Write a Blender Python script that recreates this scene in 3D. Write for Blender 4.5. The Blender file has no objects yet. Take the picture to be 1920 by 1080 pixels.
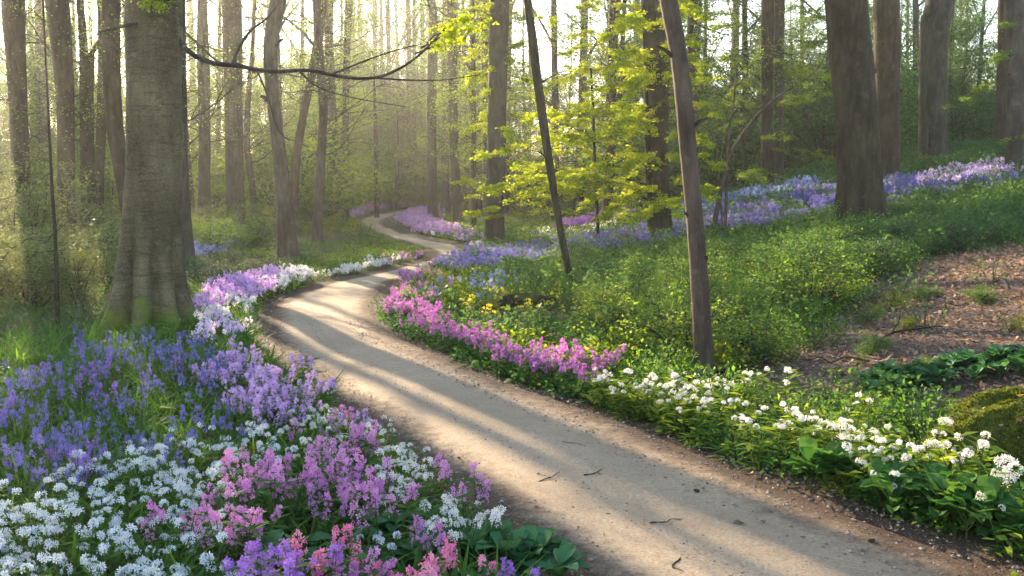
import bpy, math, random
import numpy as np
from mathutils import Vector

SC = bpy.context.scene
COL = SC.collection
rnd = random.Random(7)
RG = np.random.default_rng(11)

# ------------------------------------------------------------------ camera
EYE = np.array([0.0, 0.0, 1.9])
F = 1866.7                       # focal length in photo pixels (35 mm on 36 mm)
PITCH = math.atan(190 / F)
cam_d = bpy.data.cameras.new("camera")
cam_d.lens = 35.0
cam_d.sensor_width = 36.0
cam_d.clip_end = 2000
cam_d.clip_start = 0.05
cam = bpy.data.objects.new("camera", cam_d)
cam.location = EYE
cam.rotation_euler = (math.pi / 2 - PITCH, 0, 0)
COL.objects.link(cam)
SC.camera = cam

# ------------------------------------------------------------------ light
SUN_EL = math.radians(19.0)
SUN_AZ = math.radians(-27.0)     # from +Y, clockwise positive
sun_dir = Vector((math.sin(SUN_AZ) * math.cos(SUN_EL), math.cos(SUN_AZ) * math.cos(SUN_EL), math.sin(SUN_EL)))
world = bpy.data.worlds.new("World")
SC.world = world
world.use_nodes = True
wn = world.node_tree.nodes
wl = world.node_tree.links
sky = wn.new("ShaderNodeTexSky")
sky.sky_type = 'NISHITA'
sky.sun_disc = False
sky.sun_elevation = SUN_EL
sky.sun_rotation = SUN_AZ
sky.air_density = 1.0
sky.dust_density = 1.0
wl.new(sky.outputs[0], wn["Background"].inputs[0])
wn["Background"].inputs[1].default_value = 0.115
sl = bpy.data.lights.new("sun", 'SUN')
sl.energy = 5.0
sl.angle = math.radians(0.5)
sl.color = (1.0, 0.81, 0.57)
sun = bpy.data.objects.new("sun", sl)
sun.rotation_euler = sun_dir.to_track_quat('Z', 'Y').to_euler()
sun.location = (-30, 60, 40)
COL.objects.link(sun)

SC.view_settings.view_transform = 'Standard'
SC.view_settings.look = 'None'
SC.view_settings.exposure = 2.6
SC.view_settings.gamma = 1.0
SC.render.engine = 'CYCLES'
cy = SC.cycles
cy.use_denoising = True
try:
    cy.denoiser = 'OPENIMAGEDENOISE'
    cy.denoising_input_passes = 'RGB_ALBEDO_NORMAL'
except Exception:
    pass
cy.max_bounces = 6
cy.diffuse_bounces = 3
cy.glossy_bounces = 1
cy.transmission_bounces = 3
cy.volume_bounces = 1
cy.transparent_max_bounces = 4
cy.caustics_reflective = False
cy.caustics_refractive = False
cy.sample_clamp_indirect = 6.0

# ------------------------------------------------------------------ terrain and projection
def smooth(a, b, x):
    t = np.clip((x - a) / (b - a), 0, 1)
    return t * t * (3 - 2 * t)

def terrain(X, Y):
    X = np.asarray(X, float); Y = np.asarray(Y, float)
    k = 0.20 + 0.07 * smooth(20, 36, Y)
    a = X - 2.3
    r = 0.5 * (a + np.sqrt(a * a + 0.36))
    b = 11.5 - r
    r = 11.5 - 0.5 * (b + np.sqrt(b * b + 1.0)) + 0.02
    z = k * r
    z = z + 0.022 * np.maximum(0, Y - 62)
    z = z + 0.03 * np.maximum(0, -8 - X)
    off = smooth(0.6, 2.5, np.abs(X - 0.1))
    z = z + 0.035 * np.sin(X * 1.3 + 0.4 * Y) * np.sin(Y * 0.9 - 0.5 * X) * off
    z = z + 0.05 * np.sin(X * 0.43 + 1.7) * np.sin(Y * 0.31 + 0.6) * off
    return z

cp, sp = math.cos(PITCH), math.sin(PITCH)
def ray(px, py):
    px = np.asarray(px, float); py = np.asarray(py, float)
    a = (px - 960) / F; b = (540 - py) / F
    return np.stack([a, cp + b * sp, -sp + b * cp], -1)

def at_depth(px, py, Y):
    d = ray(px, py)
    t = np.asarray(Y, float) / d[..., 1]
    return EYE + d * t[..., None]

TT = np.geomspace(2.5, 260, 900)
def ground_at(px, py, h=0.0):
    d = np.atleast_2d(ray(px, py))
    P = EYE + d[:, None, :] * TT[None, :, None]
    g = P[..., 2] - terrain(P[..., 0], P[..., 1]) - h
    below = g < 0
    i = np.where(below.any(1), below.argmax(1), len(TT) - 1)
    i = np.maximum(i, 1)
    n = np.arange(len(i))
    g0, g1 = g[n, i - 1], g[n, i]
    f = np.clip(g0 / np.where(np.abs(g0 - g1) < 1e-9, 1, g0 - g1), 0, 1)
    t = TT[i - 1] + (TT[i] - TT[i - 1]) * f
    Q = EYE + d * t[:, None]
    return Q

def g1(px, py, h=0.0):
    return ground_at([px], [py], h)[0]

def catmull(P, m):
    P = np.asarray(P, float)
    Q = np.vstack([2 * P[0] - P[1], P, 2 * P[-1] - P[-2]])
    out = []
    for i in range(1, len(Q) - 2):
        p0, p1, p2, p3 = Q[i - 1], Q[i], Q[i + 1], Q[i + 2]
        for j in range(m):
            t = j / m
            out.append(0.5 * ((2 * p1) + (p2 - p0) * t + (2 * p0 - 5 * p1 + 4 * p2 - p3) * t * t + (3 * p1 - p0 - 3 * p2 + p3) * t ** 3))
    out.append(Q[-2])
    return np.array(out)

PAIRS = [((1300, 1500), (2700, 1500)), ((1090, 1110), (1930, 1110)), ((985, 1010), (1700, 1015)), ((880, 925), (1440, 915)), ((745, 830), (1190, 805)),
         ((630, 745), (960, 725)), ((555, 690), (830, 675)), ((510, 640), (748, 635)), ((503, 597), (700, 597)),
         ((525, 566), (698, 570)), ((590, 541), (712, 545)), ((660, 522), (745, 525)), ((740, 505), (800, 508)),
         ((800, 490), (855, 490)), ((822, 478), (872, 477)), ((805, 468), (868, 467)), ((775, 459), (840, 457)),
         ((745, 450), (800, 448)), ((718, 440), (765, 440)), ((695, 430), (738, 430)), ((680, 421), (718, 422)),
         ((674, 414), (716, 415)), ((686, 407), (732, 408)), ((714, 401), (758, 402)), ((738, 396), (782, 397)),
         ((768, 390), (806, 391))]
_l = ground_at([p[0][0] for p in PAIRS], [p[0][1] for p in PAIRS])[:, :2]
_r = ground_at([p[1][0] for p in PAIRS], [p[1][1] for p in PAIRS])[:, :2]
PL = catmull(_l, 10); PR = catmull(_r, 10)
PC = (PL + PR) / 2
PH = np.linalg.norm(PL - PR, axis=1) / 2

def path_dist(X, Y):
    """metres outside the path's edge (negative inside)"""
    X = np.ravel(X); Y = np.ravel(Y)
    out = np.empty(len(X))
    for s in range(0, len(X), 20000):
        d = np.hypot(X[s:s + 20000, None] - PC[None, :, 0], Y[s:s + 20000, None] - PC[None, :, 1]) - PH[None, :]
        out[s:s + 20000] = d.min(1)
    return out

def inside(poly, X, Y):
    poly = np.asarray(poly); r = np.zeros(len(X), bool)
    j = len(poly) - 1
    for i in range(len(poly)):
        xi, yi = poly[i]; xj, yj = poly[j]
        c = ((yi > Y) != (yj > Y)) & (X < (xj - xi) * (Y - yi) / (yj - yi + 1e-12) + xi)
        r ^= c
        j = i
    return r

def wpoly(px, h=0.0):
    a = np.array(px, float)
    return ground_at(a[:, 0], a[:, 1], h)[:, :2]

def sample(poly, dens, rg=RG, patch=0.0, minpath=0.1):
    lo, hi = poly.min(0), poly.max(0)
    n = int((hi[0] - lo[0]) * (hi[1] - lo[1]) * dens) + 1
    P = lo + rg.random((n, 2)) * (hi - lo)
    P = P[inside(poly, P[:, 0], P[:, 1])]
    if dens > 5 and len(P):                      # ragged edges: some stray outwards
        st = rg.random(len(P)) < .28
        P = P + rg.normal(size=P.shape) * (.34 * st)[:, None]
    if len(P) and minpath is not None:
        P = P[path_dist(P[:, 0], P[:, 1]) > minpath]
    if patch and len(P):
        q = np.sin(P[:, 0] * 2.9 + 1.3 * np.sin(P[:, 1] * 1.7)) * np.sin(P[:, 1] * 2.3 + 1.1 * np.sin(P[:, 0] * 2.1)) * .5 + .5
        P = P[rg.random(len(P)) > patch * q]
    return P

# ------------------------------------------------------------------ object helpers
def tag(o, label=None, cat=None, group=None, kind=None):
    if label: o["label"] = label
    if cat: o["category"] = cat
    if group: o["group"] = group
    if kind: o["kind"] = kind
    return o

def empty(name, loc, label, cat, group=None):
    o = bpy.data.objects.new(name, None)
    o.empty_display_size = 0.2
    o.location = tuple(float(v) for v in loc)
    COL.objects.link(o)
    return tag(o, label, cat, group)

class MB:
    """collects quads for one mesh object"""
    def __init__(s):
        s.V, s.Q, s.M, s.A, s.n = [], [], [], [], 0
    def add(s, V, Q, mat=0, v=0.5):
        V = np.asarray(V, np.float32).reshape(-1, 3); Q = np.asarray(Q, np.int64).reshape(-1, 4)
        s.V.append(V); s.Q.append(Q + s.n)
        s.M.append(np.full(len(Q), mat, np.int32) if np.isscalar(mat) else np.asarray(mat, np.int32))
        s.A.append(np.full(len(V), v, np.float32) if np.isscalar(v) else np.asarray(v, np.float32).ravel())
        s.n += len(V)
    def quads(s, P, mat=0, v=None):
        """P (N,4,3) loose quads"""
        N = len(P)
        if N == 0: return
        if v is None: v = RG.random(N)
        s.add(P.reshape(-1, 3), np.arange(4 * N).reshape(N, 4), mat, np.repeat(v, 4))
    def arrays(s):
        return np.concatenate(s.V), np.concatenate(s.Q), np.concatenate(s.M), np.concatenate(s.A)
    def mesh(s, name, mats):
        V, Q, M, A = s.arrays()
        return raw_mesh(name, V, Q, M, A, mats)
    def build(s, name, mats, parent=None, loc=None):
        return link(name, s.mesh(name, mats), parent, loc)

def raw_mesh(name, V, Q, M, A, mats):
    me = bpy.data.meshes.new(name)
    me.vertices.add(len(V)); me.vertices.foreach_set("co", np.asarray(V, np.float32).ravel())
    me.loops.add(4 * len(Q)); me.loops.foreach_set("vertex_index", np.asarray(Q, np.int32).ravel())
    me.polygons.add(len(Q)); me.polygons.foreach_set("loop_start", np.arange(0, 4 * len(Q), 4, dtype=np.int32))
    for m in mats: me.materials.append(m)
    me.polygons.foreach_set("material_index", np.asarray(M, np.int32))
    at = me.attributes.new("v", 'FLOAT', 'POINT')
    at.data.foreach_set("value", np.asarray(A, np.float32))
    me.update(calc_edges=True)
    return me

def link(name, me, parent=None, loc=None):
    o = bpy.data.objects.new(name, me)
    COL.objects.link(o)
    if parent: o.parent = parent
    if loc is not None: o.location = tuple(float(v) for v in loc)
    return o

def copy_tree(root):
    c = root.copy(); COL.objects.link(c)
    for ch in root.children:
        d = ch.copy(); COL.objects.link(d); d.parent = c
    return c

def unit(a):
    return a / np.maximum(np.linalg.norm(a, axis=-1, keepdims=True), 1e-9)

def leaf_quads(P, D, Nr, L, W, fold=0.12):
    """pointed leaves: base P, tip direction D, face normal Nr"""
    D = unit(D); S = unit(np.cross(D, Nr)); Nn = np.cross(S, D)
    L = np.broadcast_to(L, (len(P),))[:, None]; W = np.broadcast_to(W, (len(P),))[:, None]
    m = P + D * L * .45 + Nn * fold * L
    return np.stack([P, m + S * W * .5, P + D * L, m - S * W * .5], 1)

def rand_dirs(n, rg=RG, zs=1.0):
    d = rg.normal(size=(n, 3)); d[:, 2] *= zs
    return unit(d)

def tube(mb, P, R, sides=6, mat=0, v=0.5):
    P = np.asarray(P, float); R = np.asarray(R, float); k = len(P)
    T = unit(np.gradient(P, axis=0))
    ref = np.array([0, 0, 1.0]) if abs(T[0][2]) < .8 else np.array([0, 1.0, 0])
    U = unit(np.cross(T, ref)); W = np.cross(T, U)
    a = np.arange(sides) * 2 * math.pi / sides
    ring = P[:, None] + R[:, None, None] * (np.cos(a)[None, :, None] * U[:, None] + np.sin(a)[None, :, None] * W[:, None])
    i = np.arange(k - 1)[:, None] * sides; j = np.arange(sides)[None]; j2 = (j + 1) % sides
    Q = np.stack([i + j, i + j2, i + sides + j2, i + sides + j], -1).reshape(-1, 4)
    mb.add(ring.reshape(-1, 3), Q, mat, v)

# ------------------------------------------------------------------ materials
def new_mat(name):
    m = bpy.data.materials.new(name); m.use_nodes = True
    nt = m.node_tree; nt.nodes.clear()
    out = nt.nodes.new("ShaderNodeOutputMaterial")
    return m, nt, out

def ramp(nt, fac, stops):
    r = nt.nodes.new("ShaderNodeValToRGB")
    e = r.color_ramp.elements
    while len(e) < len(stops): e.new(0.5)
    for k, (p, c) in zip(e, stops):
        k.position = p; k.color = (*c, 1) if len(c) == 3 else c
    if fac is not None: nt.links.new(fac, r.inputs[0])
    return r.outputs[0]

def noise(nt, vec, scale, detail=3, rough=.55):
    n = nt.nodes.new("ShaderNodeTexNoise")
    n.inputs["Scale"].default_value = scale; n.inputs["Detail"].default_value = detail; n.inputs["Roughness"].default_value = rough
    if vec is not None: nt.links.new(vec, n.inputs["Vector"])
    return n.outputs[0]

def mixc(nt, fac, a, b):
    m = nt.nodes.new("ShaderNodeMix"); m.data_type = 'RGBA'
    for s, x in ((0, fac), (6, a), (7, b)):
        if hasattr(x, "links") or hasattr(x, "is_linked"): nt.links.new(x, m.inputs[s])
        else: m.inputs[s].default_value = x if s == 0 else (*x, 1)
    return m.outputs[2]

def math_n(nt, op, a, b=0.0, clamp=False):
    m = nt.nodes.new("ShaderNodeMath"); m.operation = op; m.use_clamp = clamp
    for s, x in ((0, a), (1, b)):
        if hasattr(x, "is_linked"): nt.links.new(x, m.inputs[s])
        else: m.inputs[s].default_value = x
    return m.outputs[0]

def attr(nt, name):
    a = nt.nodes.new("ShaderNodeAttribute"); a.attribute_name = name
    return a.outputs["Fac"]

def coords(nt, which="Object", scale=None):
    t = nt.nodes.new("ShaderNodeTexCoord")
    o = t.outputs[which]
    if scale:
        mp = nt.nodes.new("ShaderNodeMapping"); mp.inputs["Scale"].default_value = scale
        nt.links.new(o, mp.inputs[0]); o = mp.outputs[0]
    return o

def bsdf(nt, out, col, rough=.8, spec=.2, bump=None, bstr=.4, bdist=.02):
    b = nt.nodes.new("ShaderNodeBsdfPrincipled")
    if hasattr(col, "is_linked"): nt.links.new(col, b.inputs["Base Color"])
    else: b.inputs["Base Color"].default_value = (*col, 1)
    b.inputs["Roughness"].default_value = rough
    b.inputs["Specular IOR Level"].default_value = spec
    if bump is not None:
        n = nt.nodes.new("ShaderNodeBump"); n.inputs["Strength"].default_value = bstr; n.inputs["Distance"].default_value = bdist
        nt.links.new(bump, n.inputs["Height"]); nt.links.new(n.outputs[0], b.inputs["Normal"])
    if out is not None: nt.links.new(b.outputs[0], out.inputs[0])
    return b

def leaf_mat(name, stops, trans=.45, warm=1.25, rough=.65, spec=.08):
    m, nt, out = new_mat(name)
    c = ramp(nt, attr(nt, "v"), [(i / max(1, len(stops) - 1), s) for i, s in enumerate(stops)])
    b = bsdf(nt, None, c, rough, spec)
    t = nt.nodes.new("ShaderNodeBsdfTranslucent")
    g = nt.nodes.new("ShaderNodeVectorMath"); g.operation = 'MULTIPLY'
    g.inputs[1].default_value = (warm * 1.15, warm * 1.05, warm * .6)
    nt.links.new(c, g.inputs[0]); nt.links.new(g.outputs[0], t.inputs[0])
    x = nt.nodes.new("ShaderNodeMixShader"); x.inputs[0].default_value = trans
    nt.links.new(b.outputs[0], x.inputs[1]); nt.links.new(t.outputs[0], x.inputs[2])
    nt.links.new(x.outputs[0], out.inputs[0])
    return m

def petal_mat(name, stops, trans=.35):
    m, nt, out = new_mat(name)
    c = ramp(nt, attr(nt, "v"), [(i / max(1, len(stops) - 1), s) for i, s in enumerate(stops)])
    b = bsdf(nt, None, c, .6, .15)
    t = nt.nodes.new("ShaderNodeBsdfTranslucent"); nt.links.new(c, t.inputs[0])
    x = nt.nodes.new("ShaderNodeMixShader"); x.inputs[0].default_value = trans
    nt.links.new(b.outputs[0], x.inputs[1]); nt.links.new(t.outputs[0], x.inputs[2])
    nt.links.new(x.outputs[0], out.inputs[0])
    return m

def bark_mat(name, dark, light, moss=.0, scars=0.0, rough_scale=9.0, ridged=1.0, stretch=.28):
    m, nt, out = new_mat(name)
    co = coords(nt, "Object")
    big = noise(nt, coords(nt, "Object", (1.2, 1.2, .5)), 2.2, 4)
    fine = noise(nt, coords(nt, "Object", (1, 1, stretch)), rough_scale * 2.2, 6, .65)
    f = math_n(nt, 'ADD', math_n(nt, 'MULTIPLY', big, .6), math_n(nt, 'MULTIPLY', fine, .5))
    c = ramp(nt, f, [(.38, tuple(x * .5 for x in dark)), (.52, tuple((x + y) * .36 for x, y in zip(dark, light))), (.68, tuple(x * .95 for x in light))])
    lich = noise(nt, co, 5.5, 5, .7)
    c = mixc(nt, math_n(nt, 'MULTIPLY', ramp(nt, lich, [(.58, (0, 0, 0)), (.68, (1, 1, 1))]), .35), c, tuple(min(1, x * 1.5 + .02) for x in light))
    h = fine
    if scars:
        s = noise(nt, coords(nt, "Object", (.5, .5, 6.0)), 2.2, 2, .5)
        sc = ramp(nt, s, [(.47, (0, 0, 0)), (.50, (1, 1, 1)), (.53, (0, 0, 0))])
        c = mixc(nt, math_n(nt, 'MULTIPLY', sc, scars), c, tuple(x * .45 for x in dark))
        h = math_n(nt, 'SUBTRACT', fine, math_n(nt, 'MULTIPLY', sc, .8))
    if moss:
        sx = nt.nodes.new("ShaderNodeSeparateXYZ"); nt.links.new(co, sx.inputs[0])
        hz = nt.nodes.new("ShaderNodeMapRange"); hz.inputs[1].default_value = 0.0; hz.inputs[2].default_value = 1.1
        hz.inputs[3].default_value = .30; hz.inputs[4].default_value = -.25
        nt.links.new(sx.outputs[2], hz.inputs[0])
        mo = ramp(nt, math_n(nt, 'ADD', noise(nt, co, 3.1, 5, .6), hz.outputs[0]), [(.60, (0, 0, 0)), (.72, (1, 1, 1))])
        c = mixc(nt, math_n(nt, 'MULTIPLY', mo, moss), c, (.10, .13, .014))
    bsdf(nt, out, c, .9, .12, h, .9 * ridged, .06)
    return m

M = {}
M['bark_beech'] = bark_mat("beech_bark", (.066, .051, .026), (.170, .132, .072), moss=.9, scars=.5, rough_scale=16, ridged=.5, stretch=1.3)
M['bark_grey'] = bark_mat("grey_bark", (.038, .031, .020), (.088, .073, .050), moss=.6, rough_scale=5)
M['bark_brown'] = bark_mat("brown_bark", (.038, .027, .015), (.086, .060, .035), moss=.25, rough_scale=5)
M['bark_dark'] = bark_mat("dark_bark", (.024, .018, .010), (.062, .047, .027), moss=.5, rough_scale=5)
M['bark_tan'] = bark_mat("tan_bark", (.052, .036, .026), (.115, .085, .062), moss=.2, rough_scale=5)
M['bark_far'] = bark_mat("woodland_bark", (.045, .037, .030), (.095, .080, .062))
M['bark_warm'] = bark_mat("warm_bark", (.055, .036, .025), (.125, .084, .060), moss=.1, rough_scale=5)
M['twig'] = bark_mat("twig_bark", (.035, .027, .020), (.075, .060, .045))
M['leaf_yellow'] = leaf_mat("spring_beech_leaf", [(.17, .27, .012), (.28, .36, .016), (.44, .46, .02)], .6)
M['leaf_lime'] = leaf_mat("lime_leaf", [(.08, .15, .02), (.14, .22, .026), (.24, .30, .04)], .5)
M['leaf_mid'] = leaf_mat("woodland_leaf", [(.05, .11, .024), (.085, .165, .034), (.14, .22, .046)], .45)
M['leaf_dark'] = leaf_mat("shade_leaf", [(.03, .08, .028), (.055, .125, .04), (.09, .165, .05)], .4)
M['leaf_pale'] = leaf_mat("pale_shrub_leaf", [(.08, .11, .04), (.13, .165, .06), (.20, .22, .08)], .4)
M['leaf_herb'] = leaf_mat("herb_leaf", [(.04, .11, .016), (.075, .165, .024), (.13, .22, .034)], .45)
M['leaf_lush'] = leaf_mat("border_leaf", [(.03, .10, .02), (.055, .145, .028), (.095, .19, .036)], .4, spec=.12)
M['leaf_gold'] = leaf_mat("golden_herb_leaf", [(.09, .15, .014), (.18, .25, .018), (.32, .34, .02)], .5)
M['leaf_broad'] = leaf_mat("broad_leaf", [(.025, .10, .035), (.045, .14, .045), (.08, .18, .07)], .3, spec=.15)
M['leaf_moss'] = leaf_mat("moss_tuft", [(.05, .075, .008), (.09, .11, .010), (.15, .16, .015)], .25)
M['leaf_grey'] = leaf_mat("grey_green_leaf", [(.06, .085, .05), (.10, .125, .07), (.14, .16, .09)], .35)
M['dead_leaf'] = leaf_mat("dead_leaf", [(.10, .060, .040), (.22, .14, .092), (.37, .26, .185)], .2, warm=1.0)
M['red_leaf'] = leaf_mat("red_leaf", [(.16, .04, .02), (.24, .07, .03), (.2, .10, .05)], .25, warm=1.0)
M['petal_white'] = petal_mat("white_petal", [(.46, .52, .42), (.66, .68, .70), (.78, .78, .80)])
M['petal_cream'] = petal_mat("cream_petal", [(.62, .60, .46), (.80, .73, .68), (.84, .80, .76)])
M['petal_pink'] = petal_mat("pink_petal", [(.52, .18, .46), (.64, .26, .52), (.74, .36, .56)])
M['petal_magenta'] = petal_mat("magenta_petal", [(.38, .09, .36), (.50, .16, .45), (.60, .26, .52)])
M['petal_blush'] = petal_mat("blush_petal", [(.66, .42, .64), (.76, .54, .72), (.82, .68, .78)])
M['petal_rose'] = petal_mat("rose_petal", [(.72, .14, .34), (.80, .24, .42), (.82, .42, .48)])
M['petal_violet'] = petal_mat("violet_petal", [(.30, .12, .48), (.40, .18, .56), (.52, .26, .62)])
M['petal_blue'] = petal_mat("bluebell_petal", [(.12, .10, .36), (.18, .145, .43), (.29, .23, .51)])
M['petal_sky'] = petal_mat("pale_blue_petal", [(.20, .24, .55), (.27, .32, .60), (.38, .44, .68)])
M['petal_lilac'] = petal_mat("lilac_petal", [(.50, .26, .60), (.62, .36, .66), (.74, .52, .72)])
M['petal_yellow'] = petal_mat("yellow_petal", [(.62, .46, .02), (.74, .58, .03), (.80, .68, .08)])
M['stem'] = leaf_mat("stem_green", [(.06, .10, .02), (.08, .12, .03)], .2)

# ground
def ground_mat():
    m, nt, out = new_mat("forest_floor")
    co = coords(nt, "Object")
    n1 = noise(nt, co, .9, 5, .6); n2 = noise(nt, co, 16, 6, .7); n3 = noise(nt, co, 60, 4, .7)
    soil = ramp(nt, n2, [(.3, (.020, .014, .009)), (.55, (.055, .036, .022)), (.75, (.11, .072, .045))])
    litter = ramp(nt, n3, [(.3, (.035, .022, .015)), (.5, (.13, .085, .060)), (.7, (.26, .185, .135))])
    green = ramp(nt, n2, [(.3, (.016, .030, .008)), (.7, (.050, .080, .018))])
    c = mixc(nt, ramp(nt, math_n(nt, 'ADD', n1, math_n(nt, 'MULTIPLY', n2, .3)), [(.55, (0, 0, 0)), (.75, (1, 1, 1))]), green, soil)
    c = mixc(nt, attr(nt, "soil"), c, soil)
    c = mixc(nt, attr(nt, "litter"), c, litter)
    bsdf(nt, out, c, .95, .1, math_n(nt, 'ADD', n2, math_n(nt, 'MULTIPLY', n3, .6)), .8, .04)
    return m

def path_mat():
    m, nt, out = new_mat("sandy_path")
    co = coords(nt, "Object")
    n1 = noise(nt, co, .8, 5, .6); n2 = noise(nt, co, 9, 6, .65); n3 = noise(nt, co, 55, 5, .75); n4 = noise(nt, co, 170, 2, .6)
    c = ramp(nt, n3, [(.28, (.17, .118, .072)), (.43, (.41, .305, .20)), (.60, (.52, .40, .27)), (.74, (.68, .55, .40))])
    c = mixc(nt, math_n(nt, 'MULTIPLY', ramp(nt, n1, [(.42, (0, 0, 0)), (.68, (1, 1, 1))]), .45), c, (.26, .19, .12))
    c = mixc(nt, math_n(nt, 'MULTIPLY', ramp(nt, n4, [(.60, (0, 0, 0)), (.70, (1, 1, 1))]), .55), c, (.12, .09, .06))
    c = mixc(nt, math_n(nt, 'MULTIPLY', ramp(nt, n4, [(.24, (1, 1, 1)), (.34, (0, 0, 0))]), .5), c, (.52, .46, .38))
    c = mixc(nt, math_n(nt, 'MULTIPLY', ramp(nt, n2, [(.50, (0, 0, 0)), (.66, (1, 1, 1))]), .4), c, (.32, .23, .15))
    dirt = ramp(nt, n3, [(.3, (.045, .028, .018)), (.55, (.13, .085, .055)), (.75, (.21, .15, .105))])
    e = math_n(nt, 'ADD', attr(nt, "edge"), math_n(nt, 'MULTIPLY', math_n(nt, 'SUBTRACT', n2, .5), .55))
    e = math_n(nt, 'ADD', e, math_n(nt, 'MULTIPLY', math_n(nt, 'SUBTRACT', n1, .5), .35))
    c = mixc(nt, ramp(nt, e, [(.56, (0, 0, 0)), (.88, (1, 1, 1))]), c, dirt)
    bsdf(nt, out, c, .95, .12, math_n(nt, 'ADD', math_n(nt, 'MULTIPLY', n2, .9), n3), 1.0, .035)
    return m

M['ground'] = ground_mat()
M['path'] = path_mat()

# ------------------------------------------------------------------ ground and path
LITTER = wpoly([(1370, 765), (1440, 700), (1510, 620), (1630, 530), (1740, 485), (1990, 450), (2150, 560), (2150, 900), (1900, 850), (1700, 800), (1500, 760)])
def smooth_in(poly, X, Y, w=.5):
    k = np.zeros(len(X))
    for dx, dy in ((0, 0), (w, 0), (-w, 0), (0, w), (0, -w), (w, w), (-w, -w), (w, -w), (-w, w)):
        k += inside(poly, X + dx * .7, Y + dy * .7)
    return k / 9

def build_ground():
    rows = np.concatenate([np.geomspace(3.5, 150, 330) - 7.5, [150, 165, 190, 230, 280, 330]])
    cols = np.concatenate([np.linspace(-3, -1, 30)[:-1], np.linspace(-1, 1, 260), np.linspace(1, 3, 30)[1:]])
    Yg, Sg = np.meshgrid(rows, cols, indexing='ij')
    Xg = Sg * np.minimum((Yg + 8.5) * .75, 95)
    X, Y = Xg.ravel(), Yg.ravel()
    pd = path_dist(X, Y)
    Z = terrain(X, Y) - 0.06 * smooth(0.02, -0.22, pd)
    r, c = Xg.shape
    i = np.arange(r - 1)[:, None] * c + np.arange(c - 1)[None]
    Q = np.stack([i, i + 1, i + c + 1, i + c], -1).reshape(-1, 4)
    me = raw_mesh("forest_floor", np.stack([X, Y, Z], -1), Q, np.zeros(len(Q), int), np.zeros(len(X)), [M['ground']])
    a = me.attributes.new("soil", 'FLOAT', 'POINT'); a.data.foreach_set("value", smooth(.55, .12, pd).astype(np.float32))
    lit = smooth_in(LITTER, X, Y)
    a = me.attributes.new("litter", 'FLOAT', 'POINT'); a.data.foreach_set("value", np.maximum(lit, .45 * smooth(.5, .1, pd)).astype(np.float32))
    tag(link("ground", me), "woodland floor of dark soil, moss and old leaves", kind="structure")
build_ground()

def build_path():
    us = np.concatenate([[-1.16], np.linspace(-1.08, 1.08, 45), [1.16]])
    n = len(PC)
    L = PC[:, None] + (PL - PC)[:, None] * -us[None, :, None]
    X, Y = L[..., 0].ravel(), L[..., 1].ravel()
    U = np.tile(us, n)
    Z = terrain(X, Y) + .012 - .035 * smooth(.98, 1.12, np.abs(U)) - .06 * (np.abs(U) > 1.1) + .018 * (1 - U * U) * (np.abs(U) < 1)
    Z += .006 * np.sin(U * 9 + .3 * np.sin(Y * 1.1)) * (np.abs(U) < 1)
    c = len(us)
    i = np.arange(n - 1)[:, None] * c + np.arange(c - 1)[None]
    Q = np.stack([i, i + 1, i + c + 1, i + c], -1).reshape(-1, 4)
    me = raw_mesh("path", np.stack([X, Y, Z], -1), Q, np.zeros(len(Q), int), np.zeros(len(X)), [M['path']])
    a = me.attributes.new("edge", 'FLOAT', 'POINT'); a.data.foreach_set("value", np.abs(U).astype(np.float32))
    tag(link("path", me), "winding sandy dirt path through the flowers", kind="structure")
build_path()
def path_z(X, Y):
    return float(terrain(X, Y)) + .026

# ------------------------------------------------------------------ trees
def trunk_mesh(mb, C, R, sides=18, flare=.5, fh=.35, lobes=6, seed=0, mat=0, rough=.035):
    """C (k,3) centreline from below ground up, R (k,) radii; root buttresses near the base"""
    rg = np.random.default_rng(seed)
    a = np.arange(sides) * 2 * math.pi / sides
    ph = rg.random(6) * 6.28
    h = C[:, 2] - C[0, 2] - .15
    fl = flare * np.exp(-np.maximum(h, -.1) / fh)
    lob = .3 + 1.15 * np.abs(np.sin(a * lobes / 2 + ph[0] + .4 * np.sin(a + ph[1]))) ** 1.5 * (1 + .35 * np.sin(a + ph[2]))
    rr = R[:, None] * (1 + fl[:, None] * lob[None])
    deep = np.exp(-np.maximum(h, 0) / (fh * 1.6))[:, None] * min(1, flare) * .55
    rr *= 1 - deep * (np.abs(np.cos(a * lobes / 2 + ph[0] + .4 * np.sin(a + ph[1]))) ** 6)[None]
    w = np.zeros_like(rr)
    for q in range(5):
        fz = .5 + q * 1.1; m_ = 1 + q
        w += np.sin(h[:, None] * fz + ph[q] + m_ * a[None] + .8 * np.sin(h[:, None] * .7 + q)) / (1 + .7 * q)
    rr *= 1 + rough * w
    ring = np.stack([C[:, None, 0] + rr * np.cos(a), C[:, None, 1] + rr * np.sin(a), np.broadcast_to(C[:, None, 2], rr.shape)], -1)
    k = len(C)
    i = np.arange(k - 1)[:, None] * sides; j = np.arange(sides)[None]; j2 = (j + 1) % sides
    Q = np.stack([i + j, i + j2, i + sides + j2, i + sides + j], -1).reshape(-1, 4)
    mb.add(ring.reshape(-1, 3), Q, mat)

def wander(p, d, L, k, rg, up=.05, jit=.18):
    pts = [np.array(p, float)]; d = unit(np.array(d, float))
    for _ in range(k):
        d = unit(d + rg.normal(size=3) * jit + np.array([0, 0, up]))
        pts.append(pts[-1] + d * L / k)
    return np.array(pts)

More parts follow.
